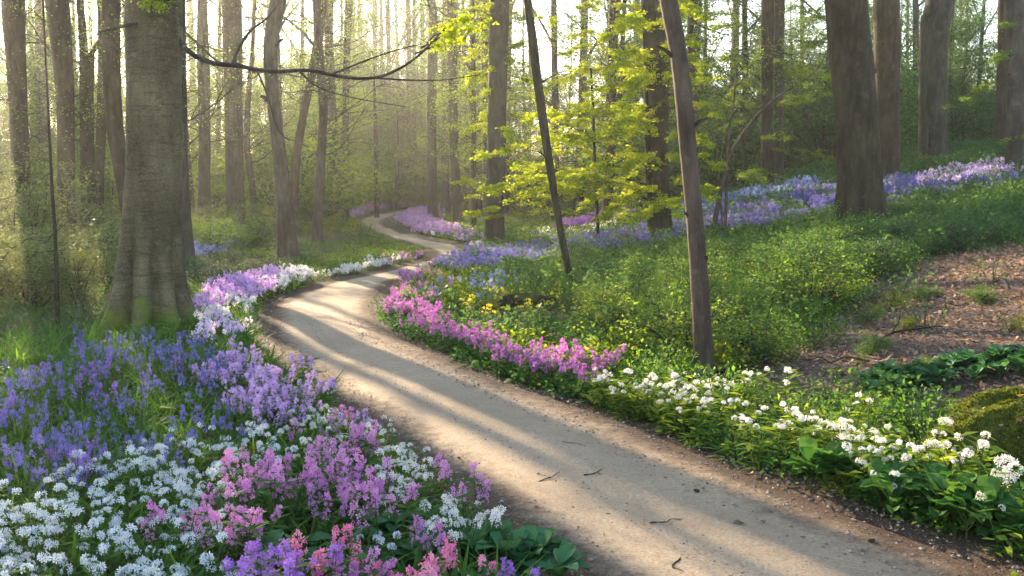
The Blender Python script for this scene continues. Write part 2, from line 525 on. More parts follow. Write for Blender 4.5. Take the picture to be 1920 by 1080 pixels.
def crown_mesh(seed, z0, z1, spread, limbs, lpt, leaf, mats, subs=6, bare=.15, limb_r=.045, flat=.35):
    """twigs and leaf sprays round a trunk on the z axis"""
    rg = np.random.default_rng(seed)
    mb = MB(); AP, AD = [], []
    for i in range(limbs):
        t = (i + rg.random()) / limbs
        z = z0 + (z1 - z0) * t
        az = rg.random() * 6.283
        L = spread * (.55 + .6 * rg.random()) * (1 - .35 * t)
        P = wander((0, 0, z), (math.cos(az), math.sin(az), .25 + .6 * t), L, 6, rg, .03, .16)
        tube(mb, P, np.linspace(limb_r * (1 - .5 * t), .008, 7), 4, 0)
        for s in range(subs):
            q = rg.integers(1, 7)
            d = P[q] - P[q - 1]
            d = unit(d + rg.normal(size=3) * np.linalg.norm(d) * np.array([.9, .9, .3]))
            S = wander(P[q], d, L * (.25 + .35 * rg.random()), 4, rg, .0, .22)
            tube(mb, S, np.linspace(.012, .004, 5), 3, 0)
            if rg.random() > bare:
                for pt in S[1:]:
                    AP.append(pt)
    AP = np.array(AP)
    N = len(AP) * lpt
    P = np.repeat(AP, lpt, 0) + rg.normal(size=(N, 3)) * np.array([.34, .34, .34 * flat]) * spread / 3
    D = rand_dirs(N, rg, .35); D[:, 2] -= .15
    Nr = rg.normal(size=(N, 3)) * .55 + np.array([0, 0, 1.0])
    L = leaf * (.6 + .7 * rg.random(N))
    mb.quads(leaf_quads(P, D, Nr, L, L * .62), 1, rg.random(N))
    return mb.mesh("crown", mats)

CROWN = {}
for i in range(3):
    CROWN['lime%d' % i] = crown_mesh(20 + i, 2.0, 17, 3.0, 30, 12, .13, [M['twig'], M['leaf_lime']], bare=.2)
    CROWN['mid%d' % i] = crown_mesh(30 + i, 1.5, 17, 3.2, 32, 14, .13, [M['twig'], M['leaf_mid']], bare=.08)
    CROWN['airy%d' % i] = crown_mesh(40 + i, 3.0, 18, 3.4, 32, 5, .10, [M['twig'], M['leaf_lime']], bare=.35)
    CROWN['high%d' % i] = crown_mesh(50 + i, 0.0, 7.5, 3.4, 14, 9, .13, [M['twig'], M['leaf_lime']], bare=.2, limb_r=.07)

def trunk_line(px_pts, Y, H):
    """image polyline (px, py, width px) from the base up -> metric centreline + radii, carried on above the frame to height H"""
    a = np.array(px_pts, float)
    P = at_depth(a[:, 0], a[:, 1], np.full(len(a), Y))
    R = a[:, 2] * Y / F / 2
    base = P[0].copy()
    base[2] = terrain(base[0], base[1])
    P[0] = base
    d = P[-1] - P[-2]; d = d / max(d[2], .01)
    z = P[-1][2]; ext = []; er = []
    nx = max(3, int((H - (z - base[2])) / 1.5))
    for i in range(1, nx + 1):
        f = i / nx
        dz = (base[2] + H - z) * f
        ext.append(P[-1] + np.array([d[0] * dz * (1 - .5 * f), d[1] * dz, dz])); er.append(R[-1] * (1 - .72 * f))
    P = np.vstack([base - np.array([0, 0, .25]), P, ext]); R = np.concatenate([[R[0]], R, er])
    m = max(3, int(28 / len(P)) + 2)
    C = catmull(np.column_stack([P, R]), m)
    # resample evenly, closer near the base
    s = np.concatenate([[0], np.cumsum(np.linalg.norm(np.diff(C[:, :3], axis=0), axis=1))])
    k = np.concatenate([np.linspace(0, 1.6, 16), np.linspace(1.6, s[-1], 46)[1:]])
    C = np.stack([np.interp(k, s, C[:, q]) for q in range(4)], -1)
    return base, C[:, :3], np.maximum(C[:, 3], .01)

for i in range(3):
    CROWN['twiggy%d' % i] = crown_mesh(90 + i, 2.6, 9.5, 2.3, 16, 5, .06, [M['twig'], M['leaf_lime']], bare=.35, limb_r=.024, subs=8)
CROWN['shade0'] = crown_mesh(57, 0.0, 7.5, 4.2, 26, 16, .15, [M['twig'], M['leaf_lime']], bare=.05, limb_r=.07)  # dense crown added above the frame to shade bed and bank
TREES = {}
def tree(key, label, pts, bark, Y=None, H=17, flare=.35, fh=.3, lobes=5, sides=16, crown=None, group=None, name="woodland_tree", cat="tree", cz=9.5, extra=None, rough=.03, twigs=False):
    a = pts[0]
    if Y is None:
        Y = g1(a[0], a[1])[1]
    base, C, R = trunk_line(pts, Y, H)
    root = empty(name, base, label, cat, group)
    mb = MB()
    trunk_mesh(mb, C - base, R, sides, flare, fh, lobes, seed=len(TREES) + 3, rough=rough)
    for e in (extra or []):                       # further stems of the same tree
        b2, C2, R2 = trunk_line(e, Y, H * .9)
        C2 = C2[3:] if e[0][1] < a[1] - 20 else C2
        R2 = R2[-len(C2):]
        trunk_mesh(mb, C2 - base, R2, 12, flare * .6, fh, lobes, seed=len(TREES) + 90)
    t = mb.build("trunk", [M[bark]], root)
    if crown:
        i = int(np.argmin(np.abs(C[:, 2] - base[2] - cz)))
        c = link("crown", CROWN[crown], root, (C[i] - base) * np.array([1, 1, 0]) + np.array([0, 0, cz]))
        c.rotation_euler.z = (len(TREES) * 1.7) % 6.28
    if twigs:
        i = int(np.argmin(np.abs(C[:, 2] - base[2] - 5)))
        c = link("side_twigs", CROWN['twiggy%d' % (len(TREES) % 3)], root, (C[i] - base) * np.array([1, 1, 0]))
        c.rotation_euler.z = (len(TREES) * 2.3) % 6.28
    TREES[key] = dict(root=root, base=base, Y=Y, C=C, R=R)
    return TREES[key]

def limb(key, pts, bark='bark_grey', dY=0.0, name="limb", sides=8):
    T = TREES[key]; a = np.array(pts, float); Y = T['Y'] + dY
    Yv = np.linspace(T['Y'], Y, len(a)) if dY else np.full(len(a), Y)
    P = at_depth(a[:, 0], a[:, 1], Yv) - T['base']
    C = catmull(np.column_stack([P, a[:, 2] * Y / F / 2]), 5)
    mb = MB(); tube(mb, C[:, :3], C[:, 3], sides)
    return mb, C

def spray(mb, A, B, rg, leaf=.055, dens=230, depth=.5, mat=1, droop=.06, rmain=.012):
    """a horizontal leafy branch from A to B with side twigs and flat layers of leaves"""
    L = np.linalg.norm(B - A); k = 7
    t = np.linspace(0, 1, k)
    P = A + (B - A) * t[:, None]
    P[:, 2] += np.sin(t * 3.1) * .05 * L - droop * t ** 2 * L
    P += rg.normal(size=P.shape) * .015 * L
    tube(mb, P, np.linspace(rmain, .003, k), 4, 0)
    N = int(L * dens * 1.8)
    # side twigs
    AP = []
    for s in range(max(3, int(L * 6))):
        u = .12 + .88 * rg.random(); q = A + (B - A) * u
        q[2] = np.interp(u, t, P[:, 2])
        d = unit((B - A) / L + rg.normal(size=3) * np.array([.5, 1.2, .15]))
        S = wander(q, d, depth * (.5 + .7 * rg.random()) * (1.1 - .5 * u), 3, rg, -.05, .15)
        tube(mb, S, np.linspace(.005, .002, 4), 3, 0)
        AP.append(S)
    AP = np.array(AP)
    i = rg.integers(0, len(AP), N); u = rg.random(N) ** .7 * 3
    j = np.minimum(u.astype(int), 2); f = (u - j)[:, None]
    p = AP[i, j] * (1 - f) + AP[i, j + 1] * f + rg.normal(size=(N, 3)) * np.array([.05, .05, .022])
    D = rand_dirs(N, rg, .3); D[:, 2] -= .25
    Nr = rg.normal(size=(N, 3)) * .45 + np.array([0, 0, 1.0])
    Lf = leaf * (.65 + .6 * rg.random(N))
    mb.quads(leaf_quads(p, D, Nr, Lf, Lf * .66), mat, rg.random(N))

# ---- the big beech at the left
tree('beech', "massive old beech with mossy buttress roots standing in the violet flowers beside the path",
     [(284, 640, 112), (282, 560, 108), (281, 480, 104), (284, 380, 100), (287, 300, 97), (288, 150, 97), (289, 0, 99)], 'bark_beech',
     Y=g1(284, 625)[1], H=18, flare=.78, fh=.6, lobes=7, sides=84, crown='high0', name="beech_tree", cz=10.5, rough=.022)
mb, C = limb('beech', [(330, 68, 12), (345, 88, 11), (372, 108, 10), (410, 120, 9), (440, 122, 9), (475, 129, 8), (520, 134, 7.5), (580, 132, 7), (640, 144, 6.5), (700, 146, 6), (750, 128, 5), (795, 95, 4), (835, 52, 2.5)], dY=-.6)
rg = np.random.default_rng(5)
for p0, pts in ((4, [(436, 120, 7), (446, 95, 6), (468, 60, 5), (500, 35, 3), (520, 10, 2)]), (3, [(410, 118, 4), (385, 95, 3.5), (350, 62, 3), (338, 40, 2)]),
                (6, [(480, 130, 4), (500, 175, 3), (520, 240, 2), (540, 262, 1.5)]), (9, [(620, 140, 4), (690, 112, 3), (740, 95, 2.5), (790, 82, 2)]),
                (10, [(700, 146, 4), (760, 150, 3), (830, 150, 2), (900, 140, 1.5)]), (7, [(560, 133, 4), (600, 165, 3), (670, 185, 2), (760, 200, 1.5)])):
    a = np.array(pts, float); P = at_depth(a[:, 0], a[:, 1], np.full(len(a), TREES['beech']['Y'] - .05 * p0)) - TREES['beech']['base']
    c2 = catmull(np.column_stack([P, a[:, 2] * TREES['beech']['Y'] / F / 2]), 4); tube(mb, c2[:, :3], c2[:, 3], 5)
bY, bB = TREES['beech']['Y'], TREES['beech']['base']
for x0, y0, x1, y1 in ((790, 90, 900, 45), (800, 80, 880, 30), (780, 100, 860, 75)):
    spray(mb, at_depth(x0, y0, bY - .5) - bB, at_depth(x1, y1, bY - .5) - bB, rg, .05, 260, .3, 1)
mb.build("limb", [M['twig'], M['leaf_yellow']], TREES['beech']['root'])
mb, C = limb('beech', [(312, 26, 9), (295, 33, 8), (265, 42, 7), (240, 47, 6), (215, 53, 5), (185, 60, 3)], dY=-.7)
for x0, y0, x1, y1 in ((318, 0, 280, 4), (300, -25, 312, 16)):
    spray(mb, at_depth(x0, y0, bY - .6) - bB, at_depth(x1, y1, bY - .6) - bB, rg, .05, 420, .2, 1)
mb.build("limb", [M['twig'], M['leaf_yellow']], TREES['beech']['root'])

# ---- trees of the left side
tree('L1', "straight brown trunk at the photo's left edge rising from a pale twiggy shrub", [(42, 470, 34), (38, 330, 32), (34, 200, 32), (28, 90, 36), (24, 0, 40)], 'bark_brown', twigs=True, Y=27, crown='shade0', cz=7.0, H=20)
tree('L2', "second tall brown trunk from the photo's left edge, right behind the thin bare sapling", [(125, 470, 33), (124, 330, 31), (122, 200, 32), (115, 90, 36), (106, 0, 42)], 'bark_brown', twigs=True, Y=26, crown='high2', cz=12.5, H=20)
tree('L3', "slim trunk forking high up, between the second brown trunk and the curved trunk", [(163, 440, 24), (162, 300, 21), (159, 200, 19), (158, 110, 17), (150, 0, 13)], 'bark_brown', twigs=True, Y=30, crown='high0', cz=14.5, H=22,
     extra=[[(160, 170, 13), (170, 115, 12), (186, 85, 10), (200, 40, 8), (206, 0, 7)]])
tree('L4', "short dark trunk half hidden behind the curved brown trunk", [(184, 430, 19), (186, 330, 18), (190, 230, 18), (192, 120, 16), (190, 0, 15)], 'bark_brown', twigs=True, Y=33, crown='high1', cz=14.5, H=22)
tree('L5', "curved brown trunk swinging in behind the massive beech", [(250, 470, 36), (244, 400, 34), (232, 330, 32), (216, 240, 31), (210, 150, 31), (209, 0, 33)], 'bark_brown', Y=24, crown='high2', cz=12.5, H=20)
tree('L6', "dark trunk with a wide foot hidden behind the beech's right flank", [(340, 455, 52), (334, 400, 46), (330, 300, 42), (328, 150, 40), (326, 0, 40)], 'bark_grey', twigs=True, Y=23, flare=.6, crown='high0', cz=12.5, H=20)
tree('L7', "twin-stemmed slim grey trunk dividing low down, left of the ivy-clad trunk", [(380, 410, 21), (382, 300, 20), (379, 200, 14), (376, 100, 14), (378, 0, 14)], 'bark_grey', twigs=True, Y=36, crown='high1', cz=14.5, H=22,
     extra=[[(384, 300, 12), (388, 200, 12), (386, 100, 12), (382, 0, 12)]])
tree('L8', "stout straight grey-green trunk with ivy at its foot, right of the twin stems", [(440, 410, 36), (440, 300, 33), (438, 200, 33), (437, 100, 35), (435, 0, 37)], 'bark_grey', twigs=True, Y=37, crown='high2', cz=14.5, H=22)
tree('L9', "thin bent trunk just right of the ivy-clad trunk", [(478, 410, 13), (472, 340, 13), (463, 270, 12), (466, 180, 10), (473, 100, 8), (478, 0, 6)], 'bark_grey', twigs=True, Y=40, crown='airy0', cz=3)
tree('L10', "flaky-barked curving tree with a flared foot on the left verge of the path", [(543, 497, 42), (538, 440, 35), (530, 350, 29), (520, 260, 25), (511, 180, 24), (506, 100, 26), (512, 50, 28), (522, 0, 30)], 'bark_tan', H=16, flare=.25, crown='high0', sides=24)
tree('L11', "slim trunk leaning to the right, crossing behind the curving flaky tree", [(548, 385, 16), (554, 310, 16), (566, 230, 15), (582, 150, 16), (594, 90, 17), (606, 0, 19)], 'bark_brown', twigs=True, Y=36, crown='high1', cz=14.5, H=22)
tree('L12', "slender reddish trunk with a kink, standing right of the leaning trunk", [(592, 448, 21), (597, 380, 18), (602, 300, 17), (606, 200, 17), (600, 120, 16), (592, 0, 14)], 'bark_tan', twigs=True, Y=30, crown='high2', cz=14.5, H=22)
tree('L13', "straight pale grey trunk fading in haze left of the path's far bend", [(646, 385, 17), (647, 300, 14), (648, 200, 13), (650, 100, 13), (655, 0, 14)], 'bark_far', twigs=True, Y=52, crown='airy1', cz=2, H=19)
tree('L14', "thin grey trunk in haze between the reddish trunk and the pale one", [(615, 380, 12), (614, 250, 11), (616, 120, 10), (622, 0, 9)], 'bark_far', twigs=True, Y=50, crown='airy2', cz=3, H=19)
tree('P1', "straight dark trunk directly behind the path's vanishing bend, with upper branches", [(812, 388, 20), (810, 300, 18), (809, 200, 18), (811, 110, 18), (812, 30, 16), (808, 0, 15)], 'bark_grey', twigs=True, Y=56, crown='airy0', cz=4, H=19)
tree('P2', "slim dark trunk with one side limb, right of the path's vanishing bend", [(860, 407, 19), (855, 330, 17), (850, 240, 17), (849, 120, 17), (847, 0, 17)], 'bark_grey', twigs=True, Y=50, crown='airy1', cz=5, H=18)
mb, C = limb('P2', [(850, 100, 9), (858, 90, 8), (868, 75, 7), (885, 52, 6), (905, 20, 4), (915, 0, 3)], dY=.5)
mb.build("limb", [M['bark_grey']], TREES['P2']['root'])
tree('P3', "thin straight young trunk left of the path's far bend", [(706, 380, 8), (705, 300, 7), (704, 215, 6), (703, 190, 5)], 'bark_dark', Y=60, H=9, crown=None)
tree('P4', "short thin stem beside the path's far left drift of lilac flowers", [(744, 375, 6), (745, 320, 6), (745, 290, 5)], 'bark_dark', Y=70, H=7, crown=None)

tree('O1', "unseen tree added beyond the left edge to shade the left bed", [(-150, 470, 34), (-150, 300, 32), (-150, 0, 34)], 'bark_brown', Y=29, crown='shade0', cz=7.0, H=20)  # added out of view; its low crown throws shade over the left bed
# ---- centre and right
tree('C1', "broad dark column-like trunk beside the path's S-bend, half veiled by yellow leaf sprays", [(927, 470, 40), (928, 400, 36), (930, 300, 35), (932, 200, 35), (934, 100, 35), (936, 0, 36)], 'bark_grey', H=17, flare=.2, crown='shade0', cz=7.2, sides=22)
tree('C2', "slim dark leaning tree with bare curved stem on the green bank", [(1076, 548, 17), (1062, 490, 15), (1047, 410, 14), (1034, 330, 15), (1022, 250, 16), (1008, 150, 17), (997, 60, 16), (990, 0, 15)], 'bark_dark', H=11, flare=.5, fh=.12, crown=None, sides=14)
tree('C3', "pencil-thin straight sapling between the leaning tree and the multi-stemmed tree", [(1122, 467, 7), (1120, 400, 6), (1115, 300, 6), (1112, 200, 5), (1108, 130, 4)], 'bark_dark', H=5, flare=.1, crown=None, name="sapling", cat="sapling")
tree('C4', "mossy trunk glowing yellow at its foot, behind the pencil-thin sapling", [(1138, 432, 24), (1141, 350, 19), (1144, 250, 18), (1147, 150, 18), (1150, 60, 19), (1154, 0, 21)], 'bark_tan', twigs=True, Y=36, flare=.3, crown='high1')
tree('C5', "thick multi-stemmed tree with fluted foot above the bluebells", [(1240, 458, 40), (1238, 400, 34), (1236, 300, 34), (1234, 200, 38), (1230, 100, 40), (1224, 0, 44)], 'bark_dark', H=16, flare=.35, lobes=6, crown='shade0', cz=7.0, sides=30,
     extra=[[(1256, 452, 18), (1250, 380, 15), (1246, 280, 14), (1248, 150, 12), (1250, 0, 11)], [(1222, 455, 12), (1214, 300, 9), (1212, 150, 9), (1208, 0, 9)]])
tree('C6', "smooth bare near trunk rising out of the white flowers at the foot of the bank", [(1322, 715, 42), (1318, 640, 36), (1312, 540, 34), (1303, 420, 32), (1292, 300, 32), (1281, 180, 32), (1270, 90, 33), (1253, 0, 34)], 'bark_warm', Y=g1(1322, 712)[1], H=11, flare=.25, fh=.1, crown=None, sides=24)
tree('C7', "small forked sapling with arching stems among the bluebells", [(1336, 457, 11), (1343, 400, 10), (1357, 330, 9), (1364, 300, 8), (1385, 262, 7), (1420, 215, 6), (1460, 180, 5), (1500, 155, 3)], 'bark_tan', H=4.6, flare=.1, crown=None, name="sapling", cat="sapling",
     extra=[[(1362, 305, 6), (1366, 260, 5), (1375, 200, 4), (1380, 140, 3)], [(1360, 310, 4), (1340, 270, 3), (1315, 235, 3), (1296, 222, 2)]])
tree('C8', "dark trunk at the back of the bluebell slope, left one of a close pair", [(1438, 362, 24), (1438, 250, 22), (1438, 120, 22), (1440, 0, 24)], 'bark_dark', twigs=True, Y=34, crown='mid0', cz=6)
tree('C9', "greyer trunk at the back of the bluebell slope, right one of a close pair", [(1459, 360, 17), (1460, 250, 17), (1461, 120, 17), (1462, 0, 18)], 'bark_grey', twigs=True, Y=37, crown='mid1', cz=6)
tree('R1', "huge dark leaning trunk with spreading root foot on the green bank", [(1606, 435, 88), (1610, 390, 82), (1611, 330, 80), (1607, 250, 78), (1600, 150, 76), (1592, 70, 76), (1585, 0, 76)], 'bark_dark', Y=21, H=17, flare=.75, fh=.5, lobes=6, crown='high1', sides=60, cz=11)
tree('R2', "smooth reddish-brown column trunk just behind the huge leaning trunk", [(1664, 360, 44), (1664, 250, 44), (1664, 120, 45), (1663, 0, 47)], 'bark_brown', Y=28, H=18, flare=.12, crown='high2', sides=26)
tree('R3', "grey trunk with a burr near its fork, standing behind the pink flowers on the crest", [(1757, 335, 44), (1755, 250, 38), (1752, 150, 42), (1752, 80, 46), (1756, 40, 50), (1762, 0, 52)], 'bark_grey', Y=30, H=16, flare=.15, crown='high0', sides=26,
     extra=[[(1742, 90, 20), (1736, 60, 22), (1740, 30, 16), (1752, 0, 14)]])
tree('R4', "slender dark trunk tilting behind the mossy trunk at the photo's right edge", [(1872, 315, 26), (1876, 230, 23), (1882, 120, 22), (1884, 0, 22)], 'bark_brown', twigs=True, Y=33, H=16, crown='high1')
tree('R5', "moss-streaked trunk at the photo's right edge by the crest", [(1904, 350, 36), (1904, 250, 34), (1903, 120, 34), (1902, 0, 36)], 'bark_tan', Y=25, H=16, flare=.2, crown='high2', sides=24)
tree('C10', "slim dark trunk straight behind the near bare trunk's upper half", [(1302, 400, 20), (1301, 250, 18), (1298, 120, 18), (1297, 0, 18)], 'bark_dark', twigs=True, Y=38, crown='mid2', cz=5)
tree('S1', "thin bare sapling rising through the pale undergrowth left of the beech", [(110, 640, 9), (107, 560, 8), (104, 450, 7), (98, 360, 6), (94, 280, 5), (90, 200, 4)], 'bark_dark', H=4.4, flare=.1, crown=None, name="sapling", cat="sapling")

def stub(key, px, py, side, r, L, up=.5):
    T = TREES[key]; p = at_depth(px, py, T['Y']) - T['base']; i = int(np.argmin(np.abs(T['C'][:, 2] - T['base'][2] - p[2])))
    c = T['C'][i] - T['base']; R_ = T['R'][i]; d = unit(np.array([side, -.45, up]))
    mb = MB(); P = np.array([c, c + d * R_ * .8, c + d * (R_ + L * .5) + [0, 0, .02], c + d * (R_ + L) + [0, 0, .01]])
    tube(mb, P, [r * 1.7, r * 1.5, r, r * .5], 7); mb.build("branch_stub", [M['bark_dark']], T['root'])
for a in (('C6', 1305, 430, -1, .018, .05), ('C6', 1312, 505, .7, .022, .03), ('C6', 1288, 250, 1, .014, .14), ('C6', 1275, 110, -1, .016, .2), ('C2', 1047, 410, 1, .012, .12), ('C2', 1028, 290, -1, .014, .2),
          ('C2', 1062, 488, -1, .02, .05), ('C2', 1010, 160, 1, .014, .3), ('R1', 1611, 300, -1, .05, .06), ('R1', 1600, 150, .8, .06, .07), ('R2', 1664, 180, 1, .05, .10), ('R5', 1904, 160, -1, .04, .08), ('L10', 511, 180, -1, .05, .18), ('L10', 507, 95, 1, .04, .25), ('L12', 602, 300, -1, .03, .06)):
    stub(*a)

# ---- yellow-green leaf layers
def leafy(key, rows, mat='leaf_yellow', dens=240, leaf=.072, depth=.6, dY=0.0, seed=1):
    T = TREES[key]; rg = np.random.default_rng(seed)
    for x0, y0, x1, y1 in rows:
        mb = MB()
        Y0 = T['Y']; Y1 = Y0 + dY + rg.uniform(-1.2, .6)
        spray(mb, at_depth(x0, y0, Y0) - T['base'], at_depth(x1, y1, Y1) - T['base'], rg, leaf, dens, depth, 1)
        mb.build("leafy_branch", [M['twig'], M[mat]], T['root'])
leafy('C1', [(936, 60, 1000, 20), (936, 110, 985, 120), (938, 210, 990, 225), (936, 10, 860, 25), (934, 225, 880, 245), (936, 70, 815, 45), (936, 90, 860, 110), (936, 120, 880, 150), (936, 160, 895, 180), (936, 95, 1010, 75), (938, 135, 1020, 165), (936, 190, 905, 212), (936, 20, 1030, 35),
             (936, 300, 1000, 310), (936, 40, 880, 10), (936, 250, 980, 268), (934, 345, 870, 335), (936, 370, 985, 360)], seed=2)
leafy('C4', [(1150, 20, 1080, 10), (1150, 90, 1060, 90), (1148, 100, 1215, 105), (1148, 10, 1215, 25), (1146, 130, 1010, 165), (1144, 290, 1200, 275), (1146, 150, 1060, 120), (1146, 120, 1220, 150), (1145, 180, 1075, 205), (1144, 230, 1010, 235), (1144, 255, 1050, 270), (1143, 300, 1060, 280), (1142, 340, 1080, 325),
             (1142, 320, 1210, 330), (1142, 350, 1230, 372), (1141, 365, 1090, 385), (1142, 200, 1210, 215), (1146, 70, 1075, 60), (1146, 40, 1220, 60), (1142, 390, 1175, 400)], seed=3, dY=-2)
leafy('C5', [(1232, 20, 1130, 60), (1230, 130, 1110, 130), (1236, 140, 1160, 185), (1238, 20, 1300, 5), (1238, 120, 1320, 110), (1236, 240, 1130, 225), (1236, 360, 1010, 355), (1236, 165, 1095, 160), (1236, 200, 1040, 230), (1236, 225, 960, 218), (1234, 250, 1020, 262), (1236, 280, 905, 268), (1236, 310, 1070, 318), (1236, 330, 895, 325), (1236, 345, 872, 350),
             (1238, 375, 880, 376), (1238, 350, 1130, 395), (1238, 300, 1180, 300), (1238, 150, 1320, 140), (1238, 195, 1345, 205), (1238, 250, 1330, 262), (1238, 300, 1345, 298), (1240, 345, 1335, 350),
             (1236, 110, 1150, 95), (1236, 60, 1160, 30), (1236, 90, 1310, 70), (1236, 40, 1320, 20), (1238, 400, 1190, 405), (1240, 380, 1275, 392)], seed=4, dY=-3)
leafy('C3', [(1120, 405, 905, 398), (1118, 350, 1010, 345), (1120, 430, 1090, 425), (1112, 200, 1070, 195)], seed=5, leaf=.05, depth=.4)
leafy('C7', [(1470, 172, 1560, 140), (1430, 208, 1560, 165), (1400, 240, 1330, 215), (1385, 262, 1470, 255), (1376, 190, 1295, 165), (1378, 150, 1320, 120), (1360, 320, 1430, 330), (1350, 370, 1290, 352),
             (1358, 325, 1290, 300), (1310, 235, 1270, 225), (1378, 140, 1420, 110), (1450, 190, 1510, 190)], 'leaf_lime', seed=6, leaf=.055, dens=200)
leafy('C8', [(1438, 140, 1330, 100), (1440, 90, 1555, 75), (1440, 60, 1340, 45), (1440, 150, 1545, 135), (1440, 200, 1340, 190), (1440, 30, 1550, 20), (1440, 285, 1555, 292), (1440, 320, 1380, 330), (1440, 110, 1500, 125),
             (1440, 170, 1370, 160)], 'leaf_lime', seed=7, leaf=.08, depth=.8, dens=170, dY=-2)
leafy('R5', [(1903, 150, 1785, 190), (1903, 100, 1865, 110), (1903, 55, 1880, 40), (1903, 120, 1935, 140), (1903, 260, 1882, 262)], 'leaf_lime', seed=8, leaf=.05, depth=.35, dens=260)

# ---- the hazy wood behind: single trees, each trunk + crown
def far_trunk(seed, H, r):
    rg = np.random.default_rng(seed); k = 22
    z = np.linspace(-.3, H, k); t = z / H
    ph = rg.random(2) * 6
    C = np.stack([.25 * np.sin(t * 3 + ph[0]) - .25 * math.sin(ph[0]), .25 * np.sin(t * 2.5 + ph[1]) - .25 * math.sin(ph[1]), z], -1)
    R = r * (1 - .75 * np.clip(t, 0, 1)) ** .8
    mb = MB(); trunk_mesh(mb, C, np.maximum(R, .015), 9, .4, .3, 5, seed)
    for i in range(4):
        zz = H * rg.uniform(.35, .8); az = rg.random() * 6.28
        P = wander((np.interp(zz, z, C[:, 0]), np.interp(zz, z, C[:, 1]), zz), (math.cos(az), math.sin(az), 1.2), H * .25, 5, rg, .05, .12)
        tube(mb, P, np.linspace(r * .35, .02, 6), 5)
    return mb.mesh("trunk", [M['bark_far']])
FT = [far_trunk(60 + i, 18 + i, .13 + .035 * i) for i in range(6)]

def far_tree(px, Y, trunk_i, crown, sc, label, group, rz):
    X = (px - 960) / F * Y
    if path_dist([X], [Y])[0] < .8: return
    r = empty("woodland_tree", (X, Y, terrain(X, Y)), label, "tree", group)
    r.scale = (sc, sc, sc * rnd.uniform(.95, 1.1)); r.rotation_euler.z = rz
    link("trunk", FT[trunk_i], r)
    c = link("crown", CROWN[crown], r, (0, 0, .3))
    c.scale = (1, 1, min(1, (.17 * Y + 1.5 if px < 600 else (.2 * Y + 3.5 if px < 1250 else .145 * Y + 2.0)) / (17 * sc)))
for i in range(3):
    for nm, mt in (('lime', 'leaf_lime'), ('mid', 'leaf_mid'), ('dark', 'leaf_dark')):
        CROWN['young_%s%d' % (nm, i)] = crown_mesh(70 + i, .6, 8.5, 2.6, 34, 16, .10, [M['twig'], M[mt]], bare=.05, limb_r=.03, flat=.3)
YT = [far_trunk(80 + i, 8.5, .06) for i in range(3)]
for i in range(120):
    px = -150 + 2220 * ((i * .61803 + .17) % 1.0)
    if px < 690: Y = rnd.uniform(46, 100); k = rnd.choice(['lime', 'lime', 'mid']); lab, gr = "slender young tree with lit yellow-green leaves in the haze left of the path", "young trees in the haze"
    elif px < 1150: Y = rnd.uniform(62, 105); k = rnd.choice(['lime', 'mid', 'mid']); lab, gr = "slender young tree in leaf in the misty wood behind the winding path", "young trees behind the winding path"
    else: Y = rnd.uniform(38, 85); k = rnd.choice(['mid', 'dark', 'mid', 'lime']); lab, gr = "slender young green tree in the thicket beyond the bluebell slope", "young trees beyond the bluebell slope"
    X = (px - 960) / F * Y
    if path_dist([X], [Y])[0] < 1.5: continue
    sc = rnd.uniform(.7, 1.2) * (.72 if px > 1250 else 1)
    r = empty("young_tree", (X, Y, terrain(X, Y)), lab, "young tree", gr)
    r.scale = (sc, sc, sc); r.rotation_euler.z = rnd.random() * 6.28
    link("trunk", YT[i % 3], r); link("crown", CROWN['young_%s%d' % (k, i % 3)], r)
for i in range(44):
    px = 560 + 360 * ((i * .61803 + .4) % 1.0); Y = rnd.uniform(80, 108)
    X = (px - 960) / F * Y; sc = rnd.uniform(.9, 1.5)
    if path_dist([X], [Y])[0] < 1.5: continue
    r = empty("young_tree", (X, Y, terrain(X, Y)), "slender young tree in leaf in the misty wood behind the winding path", "young tree", "young trees behind the winding path")
    r.scale = (sc, sc, sc); r.rotation_euler.z = rnd.random() * 6.28
    link("trunk", YT[i % 3], r); link("crown", CROWN['young_%s%d' % (('lime', 'mid')[i % 2], i % 3)], r)
n_far = 0
for i in range(96):
    px = -160 + 2240 * ((i * .61803) % 1.0) + rnd.uniform(-15, 15)
    Y = 42 + 68 * (((i * .7548) % 1.0) ** 1.2)
    if 680 < px < 830 and Y < 80: Y += 40
    zone = 'left' if px < 690 else ('mid' if px < 1180 else 'right')
    if zone == 'left':
        cr = rnd.choice(['airy0', 'airy1', 'lime2', 'lime0', 'lime1'])
        lab, gr = "thin far trunk with sparse lit leaves in the haze left of the path", "far trees in the glowing haze"
    elif zone == 'mid':
        cr = rnd.choice(['lime0', 'lime1', 'lime2', 'mid0'])
        lab, gr = "leafy far tree in the misty wood behind the winding path", "far trees behind the S-bend"
    else:
        cr = rnd.choice(['lime2', 'mid0', 'mid1', 'mid2', 'airy2'])
        lab, gr = "green-leaved far tree in the wood beyond the bluebell slope", "far trees beyond the bluebell slope"
    far_tree(px, Y, rnd.randrange(6), cr, rnd.uniform(.8, 1.1), lab, gr, rnd.random() * 6.28)

for i in range(20):
    px = 655 + 260 * ((i * .61803) % 1.0); Y = 58 + 45 * ((i * .7548) % 1.0)
    if 670 < px < 840: Y = max(Y, 84)
    far_tree(px, Y, i % 6, ['lime0', 'lime1', 'lime2', 'airy1'][i % 4], rnd.uniform(.85, 1.1), "leafy far tree in the misty wood behind the winding path", "far trees behind the S-bend", rnd.random() * 6.28)

